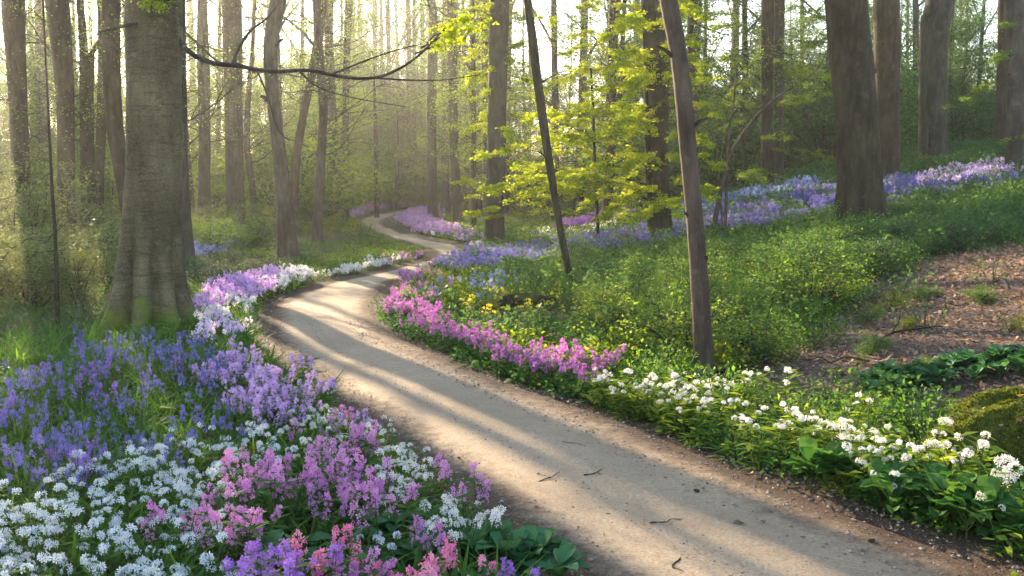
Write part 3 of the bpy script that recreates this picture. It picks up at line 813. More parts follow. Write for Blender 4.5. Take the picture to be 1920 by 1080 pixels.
# ------------------------------------------------------------------ shrubs
def shrub_mesh(seed, h, r, clumps, per, leaf, mats, stems=9, sig=.16):
    rg = np.random.default_rng(seed); mb = MB(); cs = []
    for s in range(stems):
        az = rg.random() * 6.283; lean = rg.uniform(.1, .9)
        P = wander((rg.normal() * .06 * r, rg.normal() * .06 * r, -.05), (math.cos(az) * lean, math.sin(az) * lean, 1), h * rg.uniform(.7, 1.05), 6, rg, .02, .14)
        tube(mb, P, np.linspace(.016 * h ** .5, .004, 7), 4, 0)
        for q in range(2, 7):
            for w in range(2):
                d = unit(rg.normal(size=3) * np.array([1, 1, .4]) + np.array([math.cos(az), math.sin(az), .2]))
                S = wander(P[q], d, r * rg.uniform(.25, .7), 3, rg, 0, .2)
                tube(mb, S, np.linspace(.005, .002, 4), 3, 0)
                cs.append(S[-1]); cs.append(S[2])
    cs = np.array(cs)
    cs = cs[rg.integers(0, len(cs), clumps)]
    N = clumps * per
    P = np.repeat(cs, per, 0) + rg.normal(size=(N, 3)) * np.array([sig, sig, sig * .45]) * r
    P[:, 2] = np.maximum(P[:, 2], .03)
    D = rand_dirs(N, rg, .5); D[:, 2] -= .1
    Nr = rg.normal(size=(N, 3)) * .6 + np.array([0, 0, 1.0])
    L = leaf * (.6 + .7 * rg.random(N))
    mb.quads(leaf_quads(P, D, Nr, L, L * .6), 1, rg.random(N))
    return mb.mesh("bush", mats)

BUSH = {}
for i in range(3):
    BUSH['far_lime%d' % i] = shrub_mesh(100 + i, 3.2, 1.6, 110, 22, .13, [M['twig'], M['leaf_lime']])
    BUSH['far_mid%d' % i] = shrub_mesh(110 + i, 3.2, 1.7, 130, 24, .13, [M['twig'], M['leaf_mid']])
    BUSH['far_dark%d' % i] = shrub_mesh(115 + i, 3.4, 1.8, 140, 26, .12, [M['twig'], M['leaf_dark']])
    BUSH['pale%d' % i] = shrub_mesh(120 + i, 1.7, 1.2, 170, 34, .055, [M['twig'], M['leaf_pale']], 12, .13)
    BUSH['near%d' % i] = shrub_mesh(130 + i, 1.0, .8, 130, 22, .05, [M['twig'], M['leaf_mid']], 9, .14)
    BUSH['gold%d' % i] = shrub_mesh(140 + i, .8, .6, 90, 18, .045, [M['twig'], M['leaf_gold']], 7, .14)

def bush(key, X, Y, sc, label, group=None, name="understorey_bush", zs=1.0, cat="bush"):
    if path_dist([X], [Y])[0] < .35 * sc: return None
    o = link(name, BUSH[key], None, (X, Y, terrain(X, Y)))
    o.rotation_euler.z = rnd.random() * 6.28
    o.scale = (sc, sc, sc * zs)
    return tag(o, label, cat, group)

for i in range(250):
    px = -120 + 2160 * ((i * .61803 + .3) % 1.0)
    right = px > 1180
    Y = rnd.uniform(39, 105) if not right else rnd.uniform(37, 80)
    if 640 < px < 1120: Y = rnd.uniform(66, 110)
    elif px <= 640: Y = rnd.uniform(40, 105)
    X = (px - 960) / F * Y
    if px < 690:
        k = rnd.choice(['far_lime0', 'far_lime1', 'far_lime2', 'far_mid0']); lab = "sunlit yellow-green bush in the hazy understorey at the wood's left"; gr = "understorey bushes in the haze"
    elif px < 1180:
        k = rnd.choice(['far_lime0', 'far_mid1', 'far_mid2', 'far_lime2']); lab = "misty green bush in the understorey behind the path's S-bend"; gr = "understorey bushes behind the S-bend"
    else:
        k = rnd.choice(['far_mid0', 'far_mid1', 'far_dark0', 'far_dark1', 'far_dark2']); lab = "green bush in the understorey beyond the bluebell slope"; gr = "understorey bushes beyond the bluebells"
    bush(k, X, Y, rnd.uniform(.7, 1.45), lab, gr)

# pale twiggy shrubs left of the beech
for px, py, sc, lab in ((15, 560, 1.05, "pale twiggy shrub at the photo's left edge under the brown trunk"), (60, 500, 1.25, "tall pale shrub wrapped round the foot of the leftmost trunk"),
                        (150, 520, .9, "pale twiggy shrub in front of the second brown trunk"), (190, 480, 1.0, "greyish shrub between the slim trunks and the beech"),
                        (200, 545, .7, "low greyish shrub close behind the beech's left side"), (60, 590, .7, "low pale shrub in front of the leftmost trunk, left of the thin sapling"),
                        (150, 585, .6, "small pale shrub right behind the thin bare sapling"), (-60, 600, 1.2, "pale shrub cut by the photo's left edge"), (5, 470, 1.5, "tall pale shrub behind the leftmost trunk")):
    p = g1(px, py); bush('pale%d' % rnd.randrange(3), p[0], p[1], sc, lab, name="twiggy_shrub", cat="shrub")
for px, py, sc, key, lab in ((400, 478, 1.1, 'near0', "dark rounded shrub with reddish tips left of the flaky tree"), (450, 470, 1.2, 'near1', "spreading green shrub in the gap right of the beech"),
                             (360, 455, .9, 'gold0', "low golden-green shrub at the wide-footed trunk behind the beech"), (470, 440, 1.3, 'near2', "leafy shrub below the ivy-clad trunk"),
                             (620, 440, 1.0, 'gold1', "golden-green shrub at the foot of the kinked reddish trunk"), (660, 440, .8, 'gold2', "small yellow-leaved shrub left of the path's upper bend"),
                             (975, 470, .55, 'gold0', "small round golden bush right of the column-like trunk"), (1010, 465, .5, 'near0', "small dark green bush behind the slim leaning tree"),
                             (1630, 800, .32, 'gold1', "little bright yellow-green bush behind the white border near the mossy mound"),
                             (250, 455, 1.1, 'near1', "green shrub behind the beech's left side"), (210, 440, 1.0, 'near2', "bright green shrub below the curved brown trunk"),
                             (700, 470, .5, 'near0', "low dark bush left of the path's S-bend")):
    p = g1(px, py); bush(key, p[0], p[1], sc, lab, name="shrub", cat="shrub")

BUSH['bank0'] = shrub_mesh(150, .75, .7, 120, 24, .04, [M['twig'], M['leaf_mid']], 9, .15)
BUSH['bank1'] = shrub_mesh(151, .65, .75, 120, 24, .035, [M['twig'], M['leaf_dark']], 9, .15)
BUSH['bank2'] = shrub_mesh(152, .7, .6, 90, 20, .04, [M['twig'], M['leaf_lime']], 8, .15)
BUSH['rust0'] = shrub_mesh(153, 1.0, .8, 60, 16, .05, [M['twig'], M['red_leaf']], 9, .14)
for i in range(70):
    for _ in range(20):
        px, py = rnd.uniform(1060, 1960), rnd.uniform(440, 690)
        p = g1(px, py); X, Y = p[0], p[1]
        if py < 445 + (1960 - px) * .03 + 20 or inside(LITTER, np.array([X]), np.array([Y]))[0] or path_dist([X], [Y])[0] < 1.6 or px < 1150 and py > 520: continue
        break
    else: continue
    d = X > 4.0  # darker leaf colours further right stand in for the bank's shade
    k = rnd.choice(['bank0', 'bank1', 'bank1'] if d else ['bank0', 'bank2', 'bank0'])
    lab = {'bank0': "low mid-green bush in the undergrowth of the right-hand bank", 'bank1': "low bush, dark green for shade, in the undergrowth of the right-hand bank", 'bank2': "low yellow-green bush on the sunny part of the right-hand bank"}[k]
    bush(k, X, Y, rnd.uniform(.5, 1.1), lab, {'bank0': "mid-green bank bushes", 'bank1': "dark bank bushes", 'bank2': "yellow-green bank bushes"}[k], name="low_bush")
for i in range(46):
    px = rnd.uniform(335, 690) if i % 3 else rnd.uniform(-20, 240); py = rnd.uniform(418, 476)
    if px > 560: py = rnd.uniform(410, 455)
    p = g1(px, py)
    if path_dist([p[0]], [p[1]])[0] < 1.3: continue
    k = rnd.choice(['near0', 'near1', 'gold0', 'gold1', 'pale0', 'pale1', 'bank1', 'bank2'])
    kl = {'n': "mid-green", 'g': "golden-green", 'p': "pale twiggy", 'b': "small-leaved"}[k[0]]
    bush(k, p[0], p[1], rnd.uniform(.6, 1.1), kl + " shrub in the undergrowth between the beech and the path's far bend", kl + " shrubs behind the beech", name="shrub", cat="shrub")
for px, py, sc, lab in ((475, 455, .6, "small shrub with rust-red young leaves left of the flaky tree"), (430, 432, .8, "rust-leaved shrub below the ivy-clad trunk")):
    p = g1(px, py); bush('rust0', p[0], p[1], sc, lab, name="shrub", cat="shrub")

# ------------------------------------------------------------------ plants: templates
def blades(rg, n, L, W, lean=.6, bend=.5, base_r=.02, z0=0.0):
    """n arching strap leaves of two quads each -> (verts, quads, v)"""
    az = rg.random(n) * 6.283; ln = L * (.6 + .6 * rg.random(n)); w = W * (.7 + .6 * rg.random(n))
    out = np.stack([np.cos(az), np.sin(az), np.zeros(n)], -1); side = np.stack([-np.sin(az), np.cos(az), np.zeros(n)], -1)
    th = lean * (.5 + rg.random(n))
    up = np.array([0, 0, 1.0])
    b = out * base_r; b[:, 2] += z0
    m = b + (out * np.sin(th)[:, None] + up * np.cos(th)[:, None]) * (ln * .55)[:, None]
    th2 = th + bend * (.6 + .8 * rg.random(n))
    t = m + (out * np.sin(th2)[:, None] + up * np.cos(th2)[:, None]) * (ln * .5)[:, None]
    s = side * w[:, None] * .5
    V = np.stack([b - s * .5, b + s * .5, m - s, m + s, t - s * .12, t + s * .12], 1).reshape(-1, 3)
    o = (np.arange(n) * 6)[:, None]
    Q = np.concatenate([o + np.array([0, 1, 3, 2]), o + np.array([2, 3, 5, 4])])
    return V, Q, np.repeat(rg.random(n), 6)

def florets(P, Nr, r, petals=5, rg=RG, cup=.25):
    """little star flowers at P facing Nr: petals quads each"""
    n = len(P); Nr = unit(Nr)
    ref = np.where(np.abs(Nr[:, 2:3]) < .9, np.array([[0, 0, 1.0]]), np.array([[1.0, 0, 0]]))
    U = unit(np.cross(Nr, ref)); W = np.cross(Nr, U)
    r = np.broadcast_to(r, (n,)); off = rg.random(n) * 6.283
    out = []
    for k in range(petals):
        a = off + k * 6.283 / petals; da = 6.283 / petals * (.27 if petals > 4 else .33)
        def pt(ang, rad, h): return P + (U * np.cos(ang)[:, None] + W * np.sin(ang)[:, None]) * (r * rad)[:, None] + Nr * (r * h)[:, None]
        out.append(np.stack([pt(a, .08, 0), pt(a - da, .65, cup), pt(a, 1.0, cup * 1.2), pt(a + da, .65, cup)], 1))
    Q = np.concatenate(out)
    return Q, np.tile(rg.random(n), petals)

def stem_leaves(mb, rg, pts, n, L, W, mat):
    k = len(pts); i = rg.integers(0, k - 1, n); f = rg.random(n)[:, None]
    P = pts[i] * (1 - f) + pts[i + 1] * f
    az = rg.random(n) * 6.283
    D = np.stack([np.cos(az), np.sin(az), rg.uniform(-.3, .5, n)], -1)
    Nr = np.stack([-np.cos(az) * .4, -np.sin(az) * .4, np.ones(n)], -1) + rg.normal(size=(n, 3)) * .2
    ln = L * (.6 + .7 * rg.random(n))
    mb.quads(leaf_quads(P, D, Nr, ln, ln * W, .08), mat, rg.random(n))

def flower_plant(seed, kind, stems, h, spread, head_r, nflor, fr, petals=5, leafL=.08, leafW=.3, nleaf=10, straps=0, strapL=.3, low=False):
    """returns foliage MB and blossom MB of one plant with its own stems"""
    rg = np.random.default_rng(seed); fo, bl = MB(), MB()
    for s in range(stems):
        az = rg.random() * 6.283; d = spread * rg.random() ** .5
        H = h * rg.uniform(.75, 1.12)
        top = np.array([math.cos(az) * d, math.sin(az) * d, H])
        base = top * np.array([.25, .25, 0])
        mid = (base + top) / 2 + rg.normal(size=3) * .015
        pts = np.array([base, mid, top])
        tube(fo, pts, [.0035, .003, .002], 3, 1, .5)
        if nleaf: stem_leaves(fo, rg, pts, nleaf, leafL, leafW, 0)
        hr = rg.uniform(.6, 1.35); k = max(4, int(nflor * rg.uniform(.75, 1.2) * hr)); head_r_ = head_r * hr ** .6
        if kind == 'spike':
            t = rg.random(k) ** .8; a = rg.random(k) * 6.283
            ln = head_r_ * 3.2
            rad = head_r_ * (1.05 - .55 * t) * (.5 + .6 * rg.random(k))
            ax = unit((top - mid)[None])[0]
            P = top - ax * ln * .75 + ax * ln * t[:, None] + np.stack([np.cos(a), np.sin(a), np.zeros(k)], -1) * rad[:, None]
            Nr = np.stack([np.cos(a), np.sin(a), rg.uniform(-.2, .7, k)], -1) + np.array([0, -.35, 0])
        elif kind == 'bell':
            t = rg.random(k); a = rg.random(k) * 6.283; ln = head_r_ * 2.8
            rad = head_r_ * (.9 - .5 * t) * (.4 + .7 * rg.random(k))
            P = top + np.array([0, 0, 1.0]) * (ln * (t - .75))[:, None] + np.stack([np.cos(a), np.sin(a), np.zeros(k)], -1) * rad[:, None]
            Nr = np.stack([np.cos(a), np.sin(a), rg.uniform(-.7, .5, k)], -1)
        else:                                     # ball / dome
            Nr = rand_dirs(k, rg); Nr[:, 2] = np.abs(Nr[:, 2]) * (1.0 if kind == 'dome' else 1.4) - (.05 if kind == 'dome' else .45)
            Nr = unit(Nr)
            P = top + Nr * head_r_ * np.array([1, 1, .75]) * (.75 + .4 * rg.random(k))[:, None]
        q, v = florets(P, Nr + rg.normal(size=(k, 3)) * .25, fr * (.75 + .5 * rg.random(k)), petals, rg)
        bl.quads(q, 0, np.clip(v * .55 + rg.random() * .45, 0, 1))
    if straps:
        V, Q, v = blades(rg, straps, strapL, .014, .5, .7, spread * .5); fo.add(V, Q, 0, v)
    return fo, bl

def merge_scatter(name, temps, P, Z, mats, rg, smin=.8, smax=1.2, tilt=.12, parent=None, grow=None):
    """one object out of many transformed copies of templates (V,Q,M,A)"""
    N = len(P)
    if N == 0: return None
    which = rg.integers(0, len(temps), N)
    VV, QQ, MM, AA = [], [], [], []; n = 0
    for t, (V, Q, Mi, A) in enumerate(temps):
        idx = np.where(which == t)[0]
        if len(idx) == 0: continue
        k = len(idx); a = rg.random(k) * 6.283; c, s = np.cos(a), np.sin(a)
        sc = rg.uniform(smin, smax, k)
        if grow is not None: sc = sc * grow[idx]
        tx, ty = rg.normal(size=k) * tilt, rg.normal(size=k) * tilt
        X = (V[None, :, 0] * c[:, None] - V[None, :, 1] * s[:, None]); Yy = (V[None, :, 0] * s[:, None] + V[None, :, 1] * c[:, None]); Zz = np.broadcast_to(V[None, :, 2], X.shape)
        X = X + tx[:, None] * Zz; Yy = Yy + ty[:, None] * Zz
        W = np.stack([X * sc[:, None] + P[idx, 0][:, None], Yy * sc[:, None] + P[idx, 1][:, None], Zz * sc[:, None] + Z[idx][:, None]], -1).astype(np.float32)
        nv = len(V)
        QQ.append((Q[None] + (np.arange(k) * nv)[:, None, None]).reshape(-1, 4) + n)
        VV.append(W.reshape(-1, 3)); MM.append(np.tile(Mi, k))
        AA.append(np.clip(np.tile(A, k) * .7 + np.repeat(rg.random(k) * .3, nv), 0, 1)); n += k * nv
    me = raw_mesh(name, np.concatenate(VV), np.concatenate(QQ), np.concatenate(MM), np.concatenate(AA), mats)
    return link(name, me, parent)

def both(fo, bl):
    """foliage + blossom template as one array set: materials 0 leaf, 1 stem, 2 petal"""
    V1, Q1, M1, A1 = fo.arrays(); V2, Q2, M2, A2 = bl.arrays()
    return np.concatenate([V1, V2]), np.concatenate([Q1, Q2 + len(V1)]), np.concatenate([M1, M2 + 2]), np.concatenate([A1, A2])

KIND = {
    'white_star':  dict(kind='ball', stems=6, h=.26, spread=.17, head_r=.020, nflor=13, fr=.0135, petals=5, leafL=.07, leafW=.25, nleaf=5, straps=14, strapL=.24),
    'pink_phlox':  dict(kind='spike', stems=6, h=.34, spread=.15, head_r=.030, nflor=30, fr=.0128, petals=4, leafL=.09, leafW=.32, nleaf=10, straps=4, strapL=.2),
    'bluebell':    dict(kind='bell', stems=4, h=.34, spread=.16, head_r=.028, nflor=11, fr=.014, petals=5, leafL=.06, leafW=.25, nleaf=2, straps=16, strapL=.32),
    'white_ball':  dict(kind='ball', stems=4, h=.33, spread=.17, head_r=.020, nflor=14, fr=.0135, petals=5, leafL=.12, leafW=.28, nleaf=14, straps=0, strapL=.2),
    'rocket':      dict(kind='spike', stems=6, h=.31, spread=.14, head_r=.026, nflor=24, fr=.014, petals=4, leafL=.09, leafW=.28, nleaf=10, straps=0, strapL=.2),
    'far':         dict(kind='spike', stems=4, h=.28, spread=.18, head_r=.050, nflor=9, fr=.034, petals=3, leafL=.10, leafW=.3, nleaf=5, straps=0, strapL=.2),
    'farbell':     dict(kind='bell', stems=5, h=.31, spread=.20, head_r=.036, nflor=7, fr=.032, petals=3, leafL=.06, leafW=.3, nleaf=1, straps=5, strapL=.26),
    'yellow':      dict(kind='dome', stems=5, h=.36, spread=.14, head_r=.03, nflor=7, fr=.015, petals=4, leafL=.07, leafW=.4, nleaf=8, straps=0, strapL=.2),
}
TEMP = {}
def temps(kind):
    if kind not in TEMP:
        TEMP[kind] = [flower_plant(200 + 17 * i + len(TEMP) * 101, **KIND[kind]) for i in range(6)]
    return TEMP[kind]

PMESH = {}
def individuals(name, kind, petal, leaf, P, label, cat, group, smin=.8, smax=1.2, rg=RG):
    key = (kind, petal, leaf)
    if key not in PMESH:
        PMESH[key] = [(fo.mesh(name, [M[leaf], M['stem']]), bl.mesh("blossom", [M[petal]])) for fo, bl in temps(kind)]
    Z = terrain(P[:, 0], P[:, 1])
    for i in range(len(P)):
        fo, bl = PMESH[key][int(rg.integers(0, 6))]
        o = link(name, fo, None, (P[i, 0], P[i, 1], Z[i] - .01))
        o.rotation_euler = (rg.normal() * .06, rg.normal() * .06, rg.random() * 6.28)
        s = float(rg.uniform(smin, smax)); o.scale = (s, s, s)
        link("blossom", bl, o)
        tag(o, label, cat, group)

def drift(name, kind, petal, leaf, P, label, smin=.8, smax=1.25, rg=RG, grow=None):
    T = [both(fo, bl) for fo, bl in temps(kind)]
    o = merge_scatter(name, T, P, terrain(P[:, 0], P[:, 1]) - .01, [M[leaf], M['stem'], M[petal]], rg, smin, smax, .08, grow=grow)
    if o: tag(o, label, "flowers", kind="stuff")
    return o

def near_first(P):
    return P[np.argsort(np.hypot(P[:, 0], P[:, 1]))]

# ------------------------------------------------------------------ flower beds
W_STAR = wpoly([(-260, 920), (0, 905), (110, 880), (250, 845), (380, 808), (470, 788), (520, 800), (500, 850), (425, 885), (400, 950), (400, 1020), (390, 1120), (300, 1320), (-420, 1320)], .26)
BLUE = wpoly([(-160, 720), (0, 690), (110, 650), (190, 622), (300, 604), (390, 632), (440, 690), (430, 740), (420, 785), (330, 810), (230, 850), (100, 882), (-40, 900), (-300, 880)], .36)
LILAC = wpoly([(390, 645), (450, 648), (520, 668), (560, 705), (580, 735), (500, 750), (430, 720)], .38)
PINK_A = wpoly([(575, 790), (640, 760), (715, 790), (720, 830), (640, 830), (580, 830)], .38)
PINK_B = wpoly([(420, 870), (520, 845), (640, 850), (735, 860), (740, 920), (690, 960), (700, 1020), (660, 1060), (560, 1000), (470, 960), (410, 940)], .38)
EDGE = wpoly([(470, 720), (540, 730), (590, 745), (650, 770), (700, 800), (860, 870), (820, 885), (690, 820), (560, 780), (490, 760)], .2)
PINK_C = wpoly([(385, 960), (450, 950), (560, 1000), (640, 1050), (700, 1080), (660, 1180), (440, 1180), (430, 1060), (390, 1010)], .38)
ROSE = wpoly([(560, 960), (620, 960), (650, 1000), (690, 1000), (760, 990), (840, 1030), (850, 1100), (700, 1110), (600, 1010)], .40)
W_MIX = wpoly([(690, 850), (760, 830), (860, 880), (950, 945), (990, 990), (960, 1020), (880, 1010), (800, 985), (740, 950), (700, 900)], .28)
W_LIT = wpoly([(475, 790), (560, 770), (620, 735), (680, 770), (730, 800), (860, 875), (820, 880), (700, 830), (600, 800), (540, 820)], .26)
R_WHITE = wpoly([(1050, 715), (1110, 700), (1190, 708), (1290, 708), (1390, 715), (1430, 760), (1560, 790), (1680, 800), (1800, 830), (1860, 860), (1800, 925), (1680, 915), (1560, 895), (1420, 855), (1300, 815), (1180, 775)], .25)
R_MAG = wpoly([(710, 575), (735, 545), (790, 528), (822, 560), (830, 600), (900, 612), (1000, 640), (1030, 652), (1080, 645), (1145, 668), (1140, 690), (1050, 690), (960, 685), (860, 665), (780, 635), (720, 605)], .27)

rg = np.random.default_rng(77)
P = near_first(sample(W_STAR, 36, rg, .5))[:300]
individuals("white_starflower_plant", 'white_star', 'petal_white', 'leaf_herb', P, "white star-headed flower plant in the wide drift at the front left corner", "flower plant", "white starflowers of the front left drift")
P = near_first(sample(BLUE, 16, rg, .35))
individuals("bluebell_plant", 'bluebell', 'petal_blue', 'leaf_herb', P[:280], "violet-blue bellflower plant in the bed before the massive beech", "flower plant", "bluebells before the beech")
drift("bluebell_drift", 'bluebell', 'petal_blue', 'leaf_herb', P[280:], "violet-blue flowers crowding round the foot of the massive beech")
P = sample(BLUE, 2.4, rg, .5)
individuals("violet_rocket_plant", 'pink_phlox', 'petal_violet', 'leaf_herb', P[:40], "purple flower plant standing singly among the violet-blue bellflowers", "flower plant", "purple flowers among the bluebells", .7, 1.0)
P = near_first(sample(LILAC, 30, rg, .2))
individuals("lilac_phlox_plant", 'pink_phlox', 'petal_lilac', 'leaf_herb', P[:220], "lilac-pink phlox plant between the beech and the path's left edge", "flower plant", "lilac phlox right of the beech", .8, 1.05)
P = near_first(np.concatenate([sample(PINK_A, 11, rg, .3), sample(PINK_B, 24, rg, .3)]))
individuals("pink_phlox_plant", 'pink_phlox', 'petal_pink', 'leaf_lush', P[:200], "mauve-pink phlox plant in the middle of the near left bed", "flower plant", "mauve phlox of the near left bed")
P = sample(EDGE, 13, rg, .3, .02)
individuals("blush_phlox_plant", 'pink_phlox', 'petal_lilac', 'leaf_gold', P[:90], "blush-pink phlox plant hugging the left path edge between lilac and cream flowers", "flower plant", "blush phlox along the left path edge", .55, .85)
P = near_first(sample(PINK_C, 26, rg, .3))
individuals("violet_phlox_plant", 'pink_phlox', 'petal_violet', 'leaf_lush', P[:80], "violet phlox plant at the bottom edge of the near left bed", "flower plant", "violet phlox at the bottom edge")
P = near_first(sample(ROSE, 32, rg, .2))
individuals("rose_phlox_plant", 'pink_phlox', 'petal_rose', 'leaf_lush', P[:50], "bright rose-pink phlox plant near the front tip of the left bed", "flower plant", "rose phlox near the bed's tip", .8, 1.1)
P = near_first(sample(W_MIX, 30, rg, .3))
individuals("pale_phlox_plant", 'white_star', 'petal_cream', 'leaf_lush', P[:220], "white to pale lilac flower plant at the tip of the left bed beside the path", "flower plant", "pale flowers at the bed's tip")
P = near_first(sample(W_LIT, 34, rg, .25))
individuals("cream_starflower_plant", 'white_star', 'petal_cream', 'leaf_gold', P[:200], "sunlit cream flower plant along the left bed's path edge", "flower plant", "cream flowers along the left path edge", .7, 1.05)  # white starflowers with sunlight put into cream petal and golden leaf colours
P = sample(np.array(list(W_LIT)), 6, rg, .3)
individuals("small_pink_phlox_plant", 'pink_phlox', 'petal_pink', 'leaf_gold', P[:60], "pink phlox plant among the cream flowers on the left path edge", "flower plant", "pink phlox among the cream flowers", .65, .9)
P = near_first(sample(R_WHITE, 30, rg, .4))
individuals("white_allium_plant", 'white_ball', 'petal_cream', 'leaf_lime', P[:280], "white ball-headed flower plant in the border along the path's right side", "flower plant", "white flowers of the right border", .8, 1.1)
drift('white_border_flowers', 'white_ball', 'petal_cream', 'leaf_lime', P[280:], "white flowers at the far end of the right border below the bare near trunk", .8, 1.1)
P = sample(wpoly([(1540, 850), (1700, 850), (1880, 865), (1990, 930), (1960, 985), (1830, 935), (1650, 905)], .25), 20, rg, .3)
individuals("pale_allium_plant", 'white_ball', 'petal_cream', 'leaf_lush', P[:90], "white ball-headed flower plant over dark broad leaves at the right border's near end", "flower plant", "white flowers at the right border's near end", .75, 1.0)
P = near_first(sample(R_MAG, 30, rg, .1))
individuals("magenta_rocket_plant", 'rocket', 'petal_magenta', 'leaf_lush', P[:300], "magenta-pink flower plant in the band along the path's right bend", "flower plant", "magenta flowers of the right bend", .75, 1.05)
if len(P) > 300: drift("magenta_flower_drift", 'rocket', 'petal_magenta', 'leaf_lush', P[300:], "magenta flowers at the far end of the band on the path's right bend")

# far drifts, uncountable
FAR = [
    ("lilac_flower_drift", 'far', 'petal_lilac', 'leaf_lush', [(345, 575), (400, 540), (470, 520), (520, 512), (545, 525), (500, 550), (440, 565), (380, 590)], .13, 39, "lilac flowers spread right of the beech along the path's left side"),
    ("white_flower_drift", 'far', 'petal_cream', 'leaf_lush', [(480, 560), (540, 512), (585, 512), (590, 525), (540, 545), (470, 572), (400, 610), (430, 640), (390, 620), (360, 600), (420, 580)], .13, 36, "white and blush flowers edging the lilac drift right of the beech"),
    ("blush_verge_drift", 'far', 'petal_blush', 'leaf_lime', [(362, 612), (425, 590), (455, 612), (450, 650), (400, 645)], .13, 14, "blush-pink flowers filling the verge just right of the beech's roots"),
    ("cream_flower_drift", 'far', 'petal_cream', 'leaf_lush', [(600, 510), (640, 502), (740, 484), (765, 486), (740, 498), (660, 515), (610, 525)], .13, 30, "cream flowers on the left verge between the flaky tree and the S-bend"),
    ("mauve_flower_drift", 'far', 'petal_pink', 'leaf_lush', [(725, 480), (790, 470), (812, 478), (790, 486), (750, 490)], .13, 18, "mauve flowers inside the left curve of the S-bend"),
    ("bluebell_carpet", 'farbell', 'petal_blue', 'leaf_lush', [(810, 505), (880, 480), (1000, 470), (1080, 455), (1200, 435), (1330, 408), (1440, 385), (1560, 352), (1600, 360), (1590, 395), (1450, 425), (1300, 450), (1180, 470), (1050, 490), (950, 505), (850, 515)], .13, 22, "bluebell carpet sweeping up the bank from the S-bend to the huge trunk"),
    ("bluebell_crest", 'farbell', 'petal_blue', 'leaf_lush', [(1640, 370), (1680, 340), (1725, 340), (1740, 352), (1800, 350), (1900, 336), (1960, 340), (1780, 370), (1690, 380)], .13, 21, "bluebells along the crest between the reddish column and the right edge"),
    ("pink_crest_flowers", 'far', 'petal_blush', 'leaf_lush', [(1722, 340), (1790, 322), (1880, 306), (1895, 320), (1800, 345), (1735, 352)], .2, 60, "pale pink flowers along the crest below the burred grey trunk"),
    ("back_bluebells", 'farbell', 'petal_sky', 'leaf_lush', [(1270, 395), (1400, 365), (1480, 352), (1560, 345), (1500, 368), (1400, 385), (1290, 412)], .13, 15, "pale blue flowers at the back of the slope below the pair of trunks"),
    ("white_back_drift", 'far', 'petal_cream', 'leaf_lush', [(990, 445), (1080, 432), (1180, 416), (1190, 426), (1090, 445), (1000, 458)], .13, 14, "white flowers in a thin band behind the slim leaning tree"),
    ("violet_back_drift", 'far', 'petal_violet', 'leaf_lush', [(1040, 420), (1130, 405), (1190, 400), (1140, 418), (1050, 430)], .13, 10, "violet flowers behind the white band in the wood"),
    ("curved_white_drift", 'far', 'petal_white', 'leaf_lush', [(742, 425), (760, 425), (800, 440), (860, 452), (915, 460), (918, 470), (870, 462), (800, 452), (750, 438)], .13, 14, "white flowers in a curved band along the right of the far S-bend"),
    ("curved_lilac_drift", 'far', 'petal_lilac', 'leaf_lush', [(745, 418), (770, 400), (800, 392), (830, 395), (800, 410), (850, 430), (910, 445), (915, 458), (850, 446), (790, 434)], .13, 10, "lilac flowers in a curved band inside the white one by the far S-bend"),
    ("pink_bend_flowers", 'far', 'petal_lilac', 'leaf_lush', [(862, 480), (900, 455), (925, 455), (925, 470), (890, 478), (872, 492)], .13, 21, "bright pink flowers at the foot of the column-like trunk"),
    ("far_lilac_patch", 'far', 'petal_lilac', 'leaf_lush', [(648, 405), (700, 388), (770, 378), (760, 388), (700, 398), (660, 412)], .13, 6, "lilac and white flowers left of the path's far end"),
    ("blue_left_patch", 'farbell', 'petal_sky', 'leaf_dark', [(330, 480), (370, 455), (430, 448), (450, 462), (400, 480), (350, 492)], .13, 18, "blue flowers in the shade just right of the beech"),
    ("purple_bend_flowers", 'far', 'petal_magenta', 'leaf_lush', [(720, 545), (760, 518), (800, 508), (815, 522), (770, 535), (735, 555)], .13, 27, "purple flowers on the right bank where the path straightens"),
    ("yellow_flower_patch", 'yellow', 'petal_yellow', 'leaf_gold', [(820, 590), (880, 565), (960, 560), (1080, 550), (1180, 545), (1180, 590), (1060, 600), (930, 610), (850, 612)], .2, 4, "yellow flowers round the fallen log on the bank"),
    ("pale_blue_bank_flowers", 'farbell', 'petal_sky', 'leaf_grey', [(800, 545), (860, 520), (950, 515), (1000, 530), (920, 560), (840, 570)], .13, 4, "pale blue flowers on the bank above the magenta band"),
]
rg = np.random.default_rng(99)
for name, kind, pet, leaf, poly, h, dens, lab in FAR:
    P = sample(wpoly(poly, h), dens, rg, .35, .28)
    if len(P):
        d = np.hypot(P[:, 0], P[:, 1])
        drift(name, kind, pet, leaf, P, lab, *((.45, .8) if name in ('cream_flower_drift', 'mauve_flower_drift', 'pink_bend_flowers', 'curved_white_drift') else ((.85, 1.25) if 'bluebell' in name or 'crest' in name else (.65, 1.1))), rg, 1 + np.clip((d - 25) / 60, 0, .7))
# a touch of white and lilac in the blue carpet
P = sample(wpoly(FAR[4][4], .3), 1.6, rg, .3)
drift("violet_in_bluebells", 'far', 'petal_violet', 'leaf_lush', P, "violet flowers dotted through the bluebell carpet", .7, 1.0, rg)

